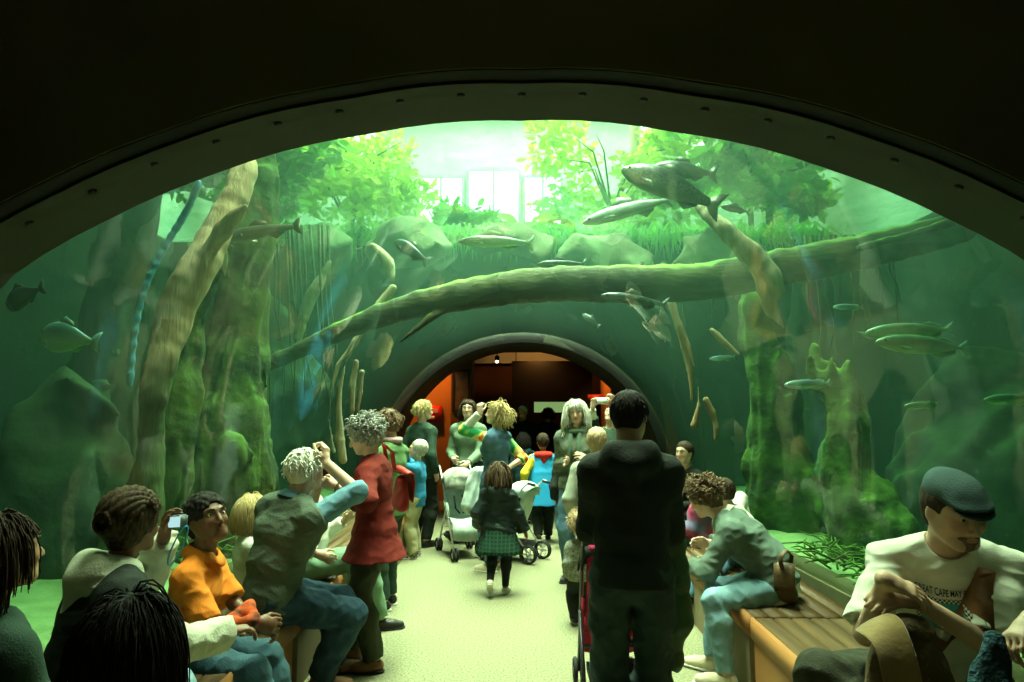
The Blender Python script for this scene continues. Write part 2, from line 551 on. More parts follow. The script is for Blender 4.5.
WATER_SC = .015; WATER_AB = .22
b = MB(); n = NT
secs = []
for Y in lin(2.13, 11.44, 30):
    inner = [tp(TH0 + (TH1 - TH0) * i / n, Y, .012 if Y0 <= Y <= Y1 else .16) for i in range(n + 1)]
    outer = [Vector((-6.09, Y, .2)), Vector((-6.09, Y, ZW)), Vector((6.09, Y, ZW)), Vector((6.09, Y, .2))]
    foot = [Vector((inner[-1].x, Y, .2))]; foot2 = [Vector((inner[0].x, Y, .2))]
    secs.append(inner + foot + outer + foot2)
b.grid(secs, close_u=True)
k = len(secs[0]); L0 = (len(secs) - 1) * k
b.f.append(tuple(range(k - 1, -1, -1))); b.f.append(tuple(range(L0, L0 + k))); b.mi += [0, 0]
o = b.build('water', water_mat(), smooth=False); o['kind'] = 'structure'; o['label'] = 'murky green tank water around the tunnel'
b = None
# ------------------------------------------------------------------ what lives in and over the tank
M_moss = mat('mossy_bark', (.025, .04, .012), .95, (.08, .13, .02), 3.2, .9, 14, sharp=(.4, .62))
M_moss2 = mat('bright_moss_bark', (.018, .042, .011), .95, (.06, .13, .018), 4.0, .9, 16, sharp=(.35, .6))
M_log = mat('wet_log', (.028, .036, .014), .8, (.07, .085, .025), 2.5, .6, 10, stretch=(.6, 3, 3))
M_tan = mat('tan_reflection', (.36, .24, .12), .85, (.50, .36, .20), 2.0, .7, 8, stretch=(4, 4, .5))
def base_fade(m, z0, z1, col):
    N = m.node_tree.nodes; L = m.node_tree.links; b = N['Principled BSDF']; src = b.inputs['Base Color'].links[0].from_socket
    tc = N.new('ShaderNodeTexCoord'); sp = N.new('ShaderNodeSeparateXYZ'); L.new(tc.outputs['Object'], sp.inputs[0])
    no = N.new('ShaderNodeTexNoise'); no.inputs['Scale'].default_value = 5; L.new(tc.outputs['Object'], no.inputs[0])
    ma = N.new('ShaderNodeMath'); ma.operation = 'MULTIPLY_ADD'; ma.inputs[1].default_value = 1.2; L.new(no.outputs['Fac'], ma.inputs[0]); L.new(sp.outputs[2], ma.inputs[2])
    r = N.new('ShaderNodeMapRange'); r.inputs['From Min'].default_value = z0 + .6; r.inputs['From Max'].default_value = z1 + .6; L.new(ma.outputs[0], r.inputs['Value'])
    mx = N.new('ShaderNodeMix'); mx.data_type = 'RGBA'; L.new(r.outputs[0], mx.inputs[0]); mx.inputs[6].default_value = (*col, 1); L.new(src, mx.inputs[7]); L.new(mx.outputs[2], b.inputs['Base Color'])
base_fade(M_tan, 1.7, 2.3, (.05, .075, .02))  # the reflection streak fades to dark green downwards, put into the colour
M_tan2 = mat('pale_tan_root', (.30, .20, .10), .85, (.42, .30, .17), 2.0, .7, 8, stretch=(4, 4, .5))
M_pale = mat('pale_wood_and_reflection', (.48, .42, .28), .85, (.30, .24, .13), 3.0, .6, 9, stretch=(4, 4, .6))  # shared by pale wood and the reflection stand-ins
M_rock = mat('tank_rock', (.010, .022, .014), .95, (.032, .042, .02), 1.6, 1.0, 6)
M_hose = mat('blue_hose', (.05, .30, .45), .5)
M_leafa = leafmat('rainforest_leaf', (.08, .24, .03), (.22, .45, .06))
M_leafb = leafmat('yellow_green_leaf', (.22, .40, .05), (.50, .62, .10))
M_stem = mat('plant_stem', (.14, .12, .05), .8)

def add_moss(m, col, lo=.25, hi=.75):
    """moss that grows on upward faces"""
    N = m.node_tree.nodes; L = m.node_tree.links; b = N['Principled BSDF']
    src = b.inputs['Base Color'].links[0].from_socket
    g = N.new('ShaderNodeNewGeometry'); sp = N.new('ShaderNodeSeparateXYZ'); L.new(g.outputs['Normal'], sp.inputs[0])
    no = N.new('ShaderNodeTexNoise'); no.inputs['Scale'].default_value = 7
    ma = N.new('ShaderNodeMath'); ma.operation = 'MULTIPLY_ADD'; ma.inputs[1].default_value = .9; L.new(no.outputs['Fac'], ma.inputs[0]); L.new(sp.outputs[2], ma.inputs[2])
    r = N.new('ShaderNodeMapRange'); r.inputs['From Min'].default_value = lo + .45; r.inputs['From Max'].default_value = hi + .45; L.new(ma.outputs[0], r.inputs['Value'])
    mx = N.new('ShaderNodeMix'); mx.data_type = 'RGBA'; L.new(r.outputs[0], mx.inputs[0]); L.new(src, mx.inputs[6]); mx.inputs[7].default_value = (*col, 1)
    L.new(mx.outputs[2], b.inputs['Base Color'])
add_moss(M_log, (.18, .38, .03), .72, .98); add_moss(M_moss, (.08, .17, .02)); add_moss(M_moss2, (.085, .19, .02)); add_moss(M_rock, (.022, .052, .014))

def buttress(name, label, cat, base, top, r0, r1, fins, m, seed, h=.03, extra=None, lean=None):
    """mossy trunk with flared root fins; base and top are points"""
    base = Vector(base); top = Vector(top)
    lo = [min(base.x, top.x) - r0 * 2.6, min(base.y, top.y) - r0 * 2.6, base.z - .05]
    hi = [max(base.x, top.x) + r0 * 2.6, max(base.y, top.y) + r0 * 2.6, top.z + .35]
    F = Field(lo, hi, h)
    n = 7
    pts = [base.lerp(top, i / n) + Vector((.05 * sin(i * 1.3 + seed), .05 * cos(i * 1.7 + seed), 0)) for i in range(n + 1)]
    for i in range(n):
        t = i / n; t2 = (i + 1) / n
        F.cap(pts[i], pts[i + 1], r1 + (r0 - r1) * (1 - t) ** 1.8, r1 + (r0 - r1) * (1 - t2) ** 1.8, k=.08)
    for a, ln, hh in fins:
        d = Vector((cos(a), sin(a), 0))
        q = base + d * ln * 1.0; c = base + d * ln * .45 + Vector((0, 0, hh * .35)); tt = pts[3] if hh > 1.2 else pts[2]
        F.cap(tt, c, r1 * .6, r1 * .55, k=.10)
        F.cap(c, q + Vector((0, 0, .02)), r1 * .55, r1 * .38, k=.08)
        F.cap(base + d * ln * .3, c, r1 * .6, r1 * .5, k=.1)
    if extra: extra(F)
    if top.z < 3.5:         # the snapped-off crown: splinters round a hollow
        for i in range(5):
            a = i * 1.26 + seed; rr_ = r1 * .75; L_ = (.10, .26, .14, .20, .08)[i]
            p0 = top + Vector((cos(a) * rr_, sin(a) * rr_, -.12)); F.cap(p0, p0 + Vector((cos(a) * .05, sin(a) * .05, L_ + .1)), .06, .018, k=.03)
        F.ell(top + Vector((0, 0, .12)), (r1 * .6, r1 * .6, .16), k=.03, op='sub')
    F.folds(.045, 6.5, seed + 9, (1.7, 1.7, .22)); F.folds(.018, 15, seed + 4, (1.5, 1.5, .3))
    F.noise(.035, 5.5, seed, (1.5, 1.5, .45)); F.noise(.020, 17, seed, (1, 1, .3)); F.noise(.008, 45, seed, (1, 1, .5))
    F.plane(base - Vector((0, 0, .03)), (0, 0, -1))
    o = F.build(name, m)
    return tag(o, label, cat)

# left trunks
t = pix(238, 500, 6.4)
def burl(F):
    p = pix(233, 455, 6.0); F.ell(p, (.13, .12, .17), k=.05)
buttress('mossy_trunk', 'wide mossy buttressed trunk standing behind the left bench', 'tree trunk', (-2.78, 6.4, .38), (-2.60, 6.4, 4.5), .44, .14,
         [(-.5, .62, 1.5), (-1.9, .6, 1.2), (2.6, .8, 1.3), (1.2, .6, 1.1), (3.7, .75, 1.1)], M_moss, 1.0, extra=burl)
buttress('mossy_trunk', 'smaller mossy root column left of the wide buttressed trunk', 'tree trunk', (-2.98, 5.3, .38), (-2.62, 5.5, 2.9), .24, .10,
         [(-1.2, .4, .9), (2.4, .5, 1.0), (.5, .4, .8)], M_moss, 4.0)
buttress('mossy_trunk', 'broken mossy trunk with root fins beside the right bench', 'tree trunk', (2.86, 7.5, .38), (2.62, 7.5, 2.82), .40, .15,
         [(pi + .2, .55, 1.3), (-1.3, .8, 1.5), (1.3, .5, .9), (.3, .8, 1.6), (-.5, .9, 1.3)], M_moss2, 2.0)
buttress('mossy_trunk', 'bright green mossy stump right of the broken trunk', 'tree trunk', (2.98, 6.0, .38), (2.74, 6.1, 2.0), .33, .12,
         [(-1.0, .5, .9), (2.0, .4, .6), (.2, .55, .9)], M_moss2, 7.0)
buttress('mossy_trunk', 'dark trunk far back in the right tank', 'tree trunk', (4.3, 9.7, .38), (4.1, 9.7, 3.7), .50, .25, [(-1.2, .9, 1.3), (3.4, .9, 1.3), (1, .8, 1)], M_rock, 5.0, h=.045)
buttress('mossy_trunk', 'dark trunk far back in the left tank', 'tree trunk', (-4.7, 7.6, .38), (-4.5, 7.6, 4.5), .5, .27, [(-1.2, .9, 1.3), (.1, .9, 1.3), (3, .8, 1)], M_rock, 6.0, h=.045)

def limb(name, label, cat, pts, rads, m, seed, h=.02, amp=.012, f=12, parent=None, branches=()):
    P = [Vector(p) for p in pts]
    # smooth through the points
    Q = []; RR = []
    for i in range(len(P) - 1):
        p0 = P[max(i - 1, 0)]; p1 = P[i]; p2 = P[i + 1]; p3 = P[min(i + 2, len(P) - 1)]
        for j in range(4):
            t = j / 4
            Q.append(.5 * ((2 * p1) + (p2 - p0) * t + (2 * p0 - 5 * p1 + 4 * p2 - p3) * t * t + (3 * p1 - p0 - 3 * p2 + p3) * t ** 3))
            RR.append(rads[i] + (rads[i + 1] - rads[i]) * t)
    Q.append(P[-1]); RR.append(rads[-1])
    A = np.array([list(q) for q in Q]); m_ = max(rads) + .05
    for br in branches:
        A = np.concatenate([A, np.array([list(q) for q in br[0]])])
    F = Field(A.min(0) - m_, A.max(0) + m_, h)
    for i in range(len(Q) - 1): F.cap(Q[i], Q[i + 1], RR[i], RR[i + 1], k=.03)
    for bp, br in branches:
        for i in range(len(bp) - 1): F.cap(bp[i], bp[i + 1], br[i], br[i + 1], k=.03)
    F.noise(amp, f, seed); F.noise(amp * .4, f * 3, seed + 3)
    o = F.build(name, m, parent)
    return tag(o, label, cat) if label else o

# the long log arching over the tunnel
LP = [(232, 382, 7.3), (300, 350, 7.2), (380, 316, 7.1), (460, 296, 7.0), (540, 285, 7.0), (620, 284, 7.0), (700, 282, 7.0), (780, 268, 7.0), (870, 250, 6.9), (960, 228, 6.8)]
limb('sunken_log', 'long curved sunken log arching across the top of the tunnel', 'log', [pix(*p) for p in LP],
     [.05, .085, .12, .16, .18, .19, .19, .19, .18, .16], M_log, 3.0, h=.025,
     branches=[([pix(470, 293, 7.0), pix(430, 318, 6.9), pix(400, 342, 6.8)], [.07, .04, .02]), ([pix(250, 372, 7.3), pix(215, 377, 7.2)], [.03, .015])])
limb('sunken_branch', 'thin green branch crossing above the right end of the log', 'branch', [pix(860, 248, 6.4), pix(920, 232, 6.3), pix(985, 212, 6.2)], [.03, .04, .04], M_log, 5.0)
limb('leaning_reflection', 'tan limb standing in for a reflection streak up the left side of the tank', 'tree trunk',  # solid limb imitating a tan reflection streak in the acrylic
     [pix(250, 165, 5.2), pix(226, 215, 5.0), pix(196, 270, 4.8), pix(172, 325, 4.7), pix(156, 385, 4.6), pix(150, 450, 4.6), pix(148, 560, 4.5)], [.07, .10, .12, .11, .09, .08, .10], M_tan, 4.0, amp=.02, f=8,
     branches=[([pix(196, 270, 4.8), pix(222, 232, 4.7), pix(246, 205, 4.6)], [.06, .05, .03]), ([pix(226, 215, 5.0), pix(236, 180, 5.1), pix(238, 150, 5.2)], [.06, .05, .04])])
limb('blue_hose', 'pale blue hose hanging left of the tan reflection limb', 'hose',
     [pix(199, 182, 4.4), pix(186, 212, 4.4), pix(166, 245, 4.35), pix(146, 285, 4.3), pix(135, 330, 4.3), pix(130, 385, 4.3)], [.018] * 6, M_hose, 1.0, h=.012, amp=.002)
# left: pale strands imitating reflections of visitors; right: hanging tan roots
def roots(label, strands, m, Y):
    A = []; 
    for st in strands: A += [list(pix(x, y, Y + dy)) for x, y, dy in st[0]]
    A = np.array(A); F = Field(A.min(0) - .12, A.max(0) + .12, .016)
    for st, r in strands:
        p = [pix(x, y, Y + dy) for x, y, dy in st]
        for i in range(len(p) - 1):
            F.cap(p[i], p[i + 1], r * (.6 + .4 * sin(i + 1)), r * (.6 + .4 * sin(i + 2)), k=.02)
    F.noise(.012, 14, 2.0, (1, 1, .4)); F.noise(.006, 40, 1.0, (1, 1, .3))
    return tag(F.build('roots_and_reflections', m), label, 'roots')
roots('pale strands standing in for reflections of visitors left of the tunnel crown', [
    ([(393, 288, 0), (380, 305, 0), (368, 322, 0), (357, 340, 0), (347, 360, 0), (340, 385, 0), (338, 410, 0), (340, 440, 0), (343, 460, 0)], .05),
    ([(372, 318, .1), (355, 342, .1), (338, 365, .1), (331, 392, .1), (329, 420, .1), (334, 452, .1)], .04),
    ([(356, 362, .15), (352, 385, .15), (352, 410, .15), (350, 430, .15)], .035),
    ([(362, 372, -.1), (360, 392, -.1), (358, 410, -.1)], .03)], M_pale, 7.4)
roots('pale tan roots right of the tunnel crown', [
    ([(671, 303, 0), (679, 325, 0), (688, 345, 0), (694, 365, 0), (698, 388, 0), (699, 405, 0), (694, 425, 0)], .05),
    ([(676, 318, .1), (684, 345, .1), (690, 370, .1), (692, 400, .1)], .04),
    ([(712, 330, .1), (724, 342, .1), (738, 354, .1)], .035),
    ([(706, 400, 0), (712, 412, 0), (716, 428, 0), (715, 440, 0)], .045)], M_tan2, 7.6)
limb('pale_reflection_shape', 'large pale shape standing in for a reflection above the broken trunk', 'branch',  # added shape imitating pale trousers reflected in the acrylic
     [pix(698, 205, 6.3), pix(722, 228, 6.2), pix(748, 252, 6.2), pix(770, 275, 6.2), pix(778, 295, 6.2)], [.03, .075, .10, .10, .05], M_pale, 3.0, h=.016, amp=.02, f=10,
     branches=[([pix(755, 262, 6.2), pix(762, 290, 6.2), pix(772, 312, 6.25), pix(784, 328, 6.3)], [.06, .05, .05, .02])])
limb('pale_branch', 'thin pale branch in the murk left of the pale reflection strands', 'branch',
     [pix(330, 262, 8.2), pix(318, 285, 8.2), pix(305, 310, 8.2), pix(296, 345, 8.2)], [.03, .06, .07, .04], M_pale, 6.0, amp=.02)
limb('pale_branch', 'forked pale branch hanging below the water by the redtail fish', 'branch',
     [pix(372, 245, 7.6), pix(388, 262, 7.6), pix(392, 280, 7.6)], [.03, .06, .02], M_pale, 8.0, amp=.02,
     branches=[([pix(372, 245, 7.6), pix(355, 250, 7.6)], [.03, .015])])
# rocks along the back of the tank
def rock(label, c, r, seed, h=.05):
    F = Field([c[i] - r[i] * 1.2 for i in range(3)], [c[i] + r[i] * 1.2 for i in range(3)], h)
    F.ell(c, r, k=.05); F.ell((c[0] + r[0] * .4, c[1] - r[1] * .3, c[2] - r[2] * .3), (r[0] * .6, r[1] * .6, r[2] * .6), k=.1)
    F.noise(.24, 2.1, seed); F.folds(.10, 3.6, seed + 1); F.noise(.05, 9, seed); F.noise(.02, 24, seed)
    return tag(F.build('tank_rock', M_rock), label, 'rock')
rock('tall dark rock face in the left tank near the portal', (-4.55, 3.9, 1.7), (.8, 1.0, 2.2), 1)
rock('low wide mossy rock behind the leaning tan reflection limb', (-3.95, 5.7, .8), (.6, .6, 1.1), 2)
rock('tall dark rock face deep in the right tank', (4.85, 4.0, 2.0), (.75, 1.2, 2.4), 3)
rock('broad dark mossy bank behind the green stump in the right tank', (4.75, 6.9, .7), (1.0, .9, 1.5), 8)
rock('rounded rock in the far left corner of the tank', (-3.9, 9.6, 1.4), (1.0, .8, 1.9), 5)
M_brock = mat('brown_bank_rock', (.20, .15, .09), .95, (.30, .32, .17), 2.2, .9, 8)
M_rock_, M_rock = M_rock, M_brock
for i, (x, z, rx, rz, lb) in enumerate(((-3.4, 4.2, .6, .36, 'far left'), (-1.8, 4.3, .6, .30, 'left'), (-.2, 4.36, .6, .26, 'middle'), (1.4, 4.15, .66, .42, 'right'), (3.0, 4.0, .66, .50, 'far right'))):
    rock('brown bank boulder at the waterline, %s of the five above the far collar' % lb, (x, 10.7, z), (rx, .4, rz), 11 + i)
M_rock = M_rock_

# leaf-litter twigs piled at the foot of the green stumps
def twigs(label, c, n, R, seed):
    r = random.Random(seed); b = MB()
    for i in range(n):
        a = r.uniform(0, 2 * pi); d = R * math.sqrt(r.random())
        p = Vector((c[0] + d * cos(a), c[1] + d * sin(a) * 1.6, c[2] + r.uniform(0, .12)))
        q = r.uniform(0, pi); L = r.uniform(.12, .35)
        v = Vector((cos(q), sin(q), r.uniform(-.2, .45))) * L
        m_ = p + v * .5 + Vector((r.uniform(-.05, .05), r.uniform(-.05, .05), r.uniform(0, .05)))
        b.tube([p, m_, p + v], [.009, .007, .003], 5)
    return tag(b.build('twig_litter', M_moss2), label, 'twigs', kind='stuff')
twigs('tangle of twigs and weed on the sand beside the right bench', (2.75, 5.4, .45), 160, .5, 3)
twigs('tangle of twigs on the sand behind the broken trunk', (2.7, 8.2, .45), 90, .5, 4)
twigs('tangle of weed at the foot of the wide left trunk', (-2.75, 5.9, .45), 120, .5, 5)

# ------------------------------------------------------------------ above the water
M_hallwhite = mat('hall_wall', (.62, .70, .60), .9, (.74, .80, .70), .7)
slab('wall_upper_far', (-8, 18.9, 3), (8, 19, 13), M_hallwhite)
slab('wall_upper_left', (-8.1, 3, 4.9), (-8, 19, 13), M_hallwhite)
slab('wall_upper_right', (8, 3, 4.9), (8.1, 19, 13), M_hallwhite)
M_sky = mat('sky_glass', (.8, .9, .8), .5, emit=((.90, 1.0, .80), 7.0))
# tall daylight windows of the upper hall wall, frames and panes
wi = 2
M_fr = mat('pale_frame', (.5, .58, .5), .6)
for x0, x1, z0, z1 in ((-2.9, -1.7, 5.4, 8.3), (-1.5, -.1, 5.2, 8.5), (.1, 1.1, 5.4, 8.3), (-6.2, -4.2, 8.2, 10.5), (3.4, 5.2, 8.0, 10.6)):
    b = MB(); b.box((x0, 18.82, z0), (x1, 18.88, z1))
    o = b.build('window_%d' % wi, M_sky, smooth=False); o['kind'] = 'structure'
    b = MB()
    for xa, xb, za, zb in ((x0 - .08, x0, z0, z1), (x1, x1 + .08, z0, z1), (x0, x1, z0 - .08, z0), (x0, x1, z1, z1 + .08), ((x0 + x1) / 2 - .03, (x0 + x1) / 2 + .03, z0, z1)):
        b.box((xa, 18.74, za), (xb, 18.88, zb))
    b.build('window_frame', M_fr, o, smooth=False); wi += 1
b = MB(); b.box((-2.6, 6, 10.9), (2.6, 16, 11.0)); o = b.build('window_%d' % wi, M_sky, smooth=False); o['kind'] = 'structure'

def foliage(name, label, cat, c, R, nleaf, m, seed, leaf=.22, palm=False, group=None, droop=.3):
    r = random.Random(seed)
    if c[1] > 11.6: base = (c[0], c[1], 4.62)
    else: base = (math.copysign(6.6, c[0]), c[1], 4.62)
    root = thing(name, label, cat, base, group=group)
    b = MB(); st = MB(); off_ = Vector(c) - Vector(base)
    if palm:
        for i in range(nleaf):
            a = 2 * pi * i / nleaf + r.uniform(-.2, .2); el = r.uniform(-.1, 1.0)
            L = R * r.uniform(.8, 1.1); n = 12; sp = []
            for j in range(n + 1):
                t = j / n
                sp.append(Vector((cos(a) * cos(el) * L * t, sin(a) * cos(el) * L * t, sin(el) * L * t - .55 * L * t * t)))
            st.tube(sp, [.02 * (1 - .8 * j / n) for j in range(n + 1)], 4)
            side = Vector((-sin(a), cos(a), 0))
            for j in range(1, n * 2):
                t = j / (n * 2); k = int(t * n); p = sp[k].lerp(sp[min(k + 1, n)], t * n - k)
                d = (sp[min(k + 1, n)] - sp[k]).normalized(); w = .30 * L * sin(pi * (t * .85 + .12))
                for sg in (-1, 1):
                    e = p + side * sg * w + d * w * .5 - Vector((0, 0, w * .35)); q = d * .035 * L
                    b.add([p - q * .3, p + q, e + q * .1, (p + e) / 2 - q * .5], [(0, 1, 2, 3)])
    else:
        for i in range(9):
            a = r.uniform(0, 2 * pi); d = R * r.uniform(.3, .8)
            e = Vector((cos(a) * d, sin(a) * d * .7, r.uniform(-.3, .8) * R))
            st.tube([Vector((0, 0, -R * .6)), e * .5 + Vector((0, 0, .05)), e], [.03, .02, .008], 4)
        subs = [(Vector((r.uniform(-1, 1), r.uniform(-.7, .7), r.uniform(-.8, .7))) * R, R * r.uniform(.22, .48)) for _ in range(11)]
        for i in range(nleaf):
            sc0, sr = subs[i % 11]
            while True:
                p = Vector((r.uniform(-1, 1), r.uniform(-1, 1), r.uniform(-1, 1)))
                if p.length < 1: break
            p = sc0 + Vector((p.x * 1.3, p.y, p.z * .8)) * sr
            d = Vector((r.gauss(0, 1), r.gauss(0, 1), r.gauss(-droop, .6))).normalized()
            u = d.cross(Vector((r.gauss(0, 1), r.gauss(0, 1), r.gauss(0, 1)))).normalized()
            L = leaf * r.uniform(.6, 1.2); w = L * .24
            nn = d.cross(u) * L * .08
            b.add([p, p + d * L * .35 + u * w + nn, p + d * L * .75 + u * w * .7 + nn, p + d * L, p + d * L * .75 - u * w * .7 + nn, p + d * L * .35 - u * w + nn], [(0, 1, 2, 3), (0, 3, 4, 5)])
    b.v = [tuple(Vector(q) + off_) for q in b.v]; st.v = [tuple(Vector(q) + off_) for q in st.v]
    mid = off_ * .5 + Vector((0, 0, .45 if c[1] <= 11.6 else .0)); e_ = off_ - Vector((0, 0, 0 if palm else R * .55))
    tr_ = MB(); tr_.tube([Vector((0, 0, -.03)), mid * .6, mid if c[1] <= 11.6 else mid * 1.0, e_], [.10, .08, .07, .05], 8)
    o = b.build('foliage', m, root); o['kind'] = 'stuff'
    st.build('stem', M_stem, root); tr_.build('trunk', M_stem, root)
    return root

FOL = [('broadleaf_tree', 'yellow green leafy tree over the water left of the bright windows', -3.3, 12.7, 6.2, 1.7, 3200, M_leafb, 1, 0),
       ('broadleaf_tree', 'light green leafy tree over the water right of the bright windows', 1.8, 13.3, 6.5, 1.5, 2800, M_leafb, 2, 0),
       ('broadleaf_tree', 'dark green leafy bush overhanging the upper right of the water', 3.5, 9.9, 5.7, 1.1, 2400, M_leafa, 3, 0),
       ('broadleaf_tree', 'dark green bush overhanging the upper left of the water', -4.0, 9.6, 5.7, 1.2, 2400, M_leafa, 4, 0),
       ('palm_plant', 'palm with drooping fronds over the left of the water', -2.6, 7.6, 5.6, 1.0, 12, M_leafb, 5, 1),
       ('palm_plant', 'palm with drooping fronds over the right of the water', 4.9, 13.2, 6.6, 1.5, 13, M_leafa, 6, 1),
       ('palm_plant', 'small palm against the bright windows', -.1, 15.6, 6.0, 1.0, 11, M_leafa, 7, 1),
       ('broadleaf_tree', 'bush on the bank in front of the far hall wall', -1.2, 12.9, 5.2, .6, 900, M_leafa, 8, 0),
       ('broadleaf_tree', 'tall leafy tree at the far right of the hall', 5.6, 16.3, 8.0, 1.6, 1600, M_leafb, 9, 0),
       ('broadleaf_tree', 'tall leafy tree at the far left of the hall', -5.9, 16.6, 7.8, 1.1, 1500, M_leafa, 10, 0),
       ('broadleaf_tree', 'bush hanging low over the near right water', 3.9, 7.2, 5.4, .75, 1300, M_leafa, 11, 0)]
for nm, lb, x, y, z, R, n, m_, sd, pl in FOL:
    foliage(nm, lb, 'palm' if pl else 'tree', (x, y, z), R, n, m_, sd, palm=bool(pl), leaf=.24)
b = MB()
for x, y, z0, z1, r in ((2.35, 14.2, 4.6, 10, .10),):
    b.tube([(x, y, z0), (x + .1, y, (z0 + z1) / 2), (x, y, z1)], r, 10)
tag(b.build('slender_trunk', M_pale), 'slender pale tree trunk rising above the water', 'tree trunk')
b = MB(); b.box((2.9, 15, 4), (3.6, 15.8, 11), bev=.03); tag(b.build('trim_7', M_hallwhite, smooth=False), kind='structure')
# bank on which the plants stand, beyond the water
slab('ground_bank', (-8, 11.6, 4.2), (8, 18.9, 4.62), M_rock)
slab('ground_bank_left', (-8, 1.95, 4.3), (-6.3, 11.6, 4.62), M_rock)
slab('ground_bank_right', (6.3, 1.95, 4.3), (8, 11.6, 4.62), M_rock)
# rippled underside of the surface
def surf_mat():
    m = bpy.data.materials.new('water_surface'); m.use_nodes = True
    nt = m.node_tree; N = nt.nodes; L = nt.links; N.remove(N['Principled BSDF'])
    tr = N.new('ShaderNodeBsdfTransparent'); tr.inputs[0].default_value = (.93, 1, .95, 1)
    gl = N.new('ShaderNodeBsdfGlossy'); gl.inputs['Roughness'].default_value = .06; gl.inputs['Color'].default_value = (.8, 1, .85, 1)
    tc = N.new('ShaderNodeTexCoord'); no = N.new('ShaderNodeTexNoise'); no.inputs['Scale'].default_value = 2.2
    mp = N.new('ShaderNodeMapping'); mp.inputs['Scale'].default_value = (1, .5, 1); L.new(tc.outputs['Object'], mp.inputs[0]); L.new(mp.outputs[0], no.inputs['Vector'])
    bp = N.new('ShaderNodeBump'); bp.inputs['Strength'].default_value = .5; bp.inputs['Distance'].default_value = .15
    L.new(no.outputs['Fac'], bp.inputs['Height']); L.new(bp.outputs[0], gl.inputs['Normal'])
    lw = N.new('ShaderNodeLayerWeight'); lw.inputs[0].default_value = .25; L.new(bp.outputs[0], lw.inputs['Normal'])
    mx = N.new('ShaderNodeMixShader'); L.new(lw.outputs['Facing'], mx.inputs[0])
    L.new(tr.outputs[0], mx.inputs[1]); L.new(gl.outputs[0], mx.inputs[2])
    L.new(mx.outputs[0], N['Material Output'].inputs['Surface'])
    return m
b = MB(); b.grid([[Vector((-6.09 + 12.18 * j / 24, 2.13 + 9.31 * i / 24, ZW + .012)) for j in range(25)] for i in range(25)])
o = b.build('water_surface', surf_mat()); o['kind'] = 'structure'; o['label'] = 'rippled water surface seen from below'

# sedge drooping from the bank over the waterline, seen above the far collar
b = MB(); rs = random.Random(5)
for i in range(900):
    x = rs.uniform(-4.6, 5.2); y = 11.66 + rs.uniform(-.05, .5); z = 4.60
    L_ = rs.uniform(.25, .75); dx = rs.gauss(0, .3); w = .018
    p0 = Vector((x, y, z)); p1 = p0 + Vector((dx * .5, -.25, .22 * L_ / .5)); p2 = p1 + Vector((dx * .6, -.25, -L_ * .55)); p3 = p2 + Vector((dx * .2, -.05, -L_ * .5))
    s_ = Vector((w, 0, 0))
    b.add([p0 - s_, p0 + s_, p1 - s_, p1 + s_, p2 - s_ * .7, p2 + s_ * .7, p3], [(0, 1, 3, 2), (2, 3, 5, 4), (4, 5, 6)])
tag(b.build('bank_grass', M_leafa), 'sedge grass drooping over the far waterline above the tunnel mouth', 'grass', kind='stuff')
# thin dark roots trailing down from the surface right of the log
def trailing(label, x0, x1, Y, n, seed, y0=236, y1=(290, 345)):
    r_ = random.Random(seed); b = MB()
    for i in range(n):
        x = x0 + (x1 - x0) * (i + r_.random()) / n; e = r_.uniform(*y1); Yq = Y + r_.uniform(-.4, .4)
        pts = [pix(x + r_.uniform(-2, 2) + (q * r_.uniform(4, 16)), y0 + (e - y0) * q, Yq) for q in (0, .25, .5, .75, 1)]
        b.tube(pts, [.022, .018, .014, .010, .004], 5)
    return tag(b.build('trailing_roots', M_log), label, 'roots', kind='stuff')
trailing('thin dark roots trailing below the right half of the log', 640, 760, 8.2, 16, 3, 262)
trailing('thin dark roots trailing in the murk left of the pale reflection strands', 262, 330, 8.4, 12, 8, 225, (380, 450))
trailing('thin roots hanging in the dark water over the green stump', 800, 900, 8.0, 12, 9, 235, (290, 380))

# ------------------------------------------------------------------ fish
def fishmat(name, top, belly, rough=.35, spots=None):
    m = bpy.data.materials.new(name); m.use_nodes = True
    nt = m.node_tree; N = nt.nodes; L = nt.links; b = N['Principled BSDF']
    b.inputs['Roughness'].default_value = rough; b.inputs['Metallic'].default_value = .25
    tc = N.new('ShaderNodeTexCoord'); sp = N.new('ShaderNodeSeparateXYZ'); L.new(tc.outputs['Generated'], sp.inputs[0])
    r = N.new('ShaderNodeValToRGB'); r.color_ramp.elements[0].color = (*belly, 1); r.color_ramp.elements[1].color = (*top, 1)
    r.color_ramp.elements[0].position = .35; r.color_ramp.elements[1].position = .72
    no = N.new('ShaderNodeTexNoise'); no.inputs['Scale'].default_value = 22; L.new(tc.outputs['Generated'], no.inputs['Vector'])
    ad = N.new('ShaderNodeMath'); ad.operation = 'MULTIPLY_ADD'; ad.inputs[1].default_value = .8 if spots else .25
    L.new(no.outputs['Fac'], ad.inputs[0]); L.new(sp.outputs[2], ad.inputs[2])
    su = N.new('ShaderNodeMath'); su.operation = 'SUBTRACT'; su.inputs[1].default_value = .4 if spots else .125
    L.new(ad.outputs[0], su.inputs[0]); L.new(su.outputs[0], r.inputs[0]); L.new(r.outputs[0], b.inputs['Base Color'])
    return m
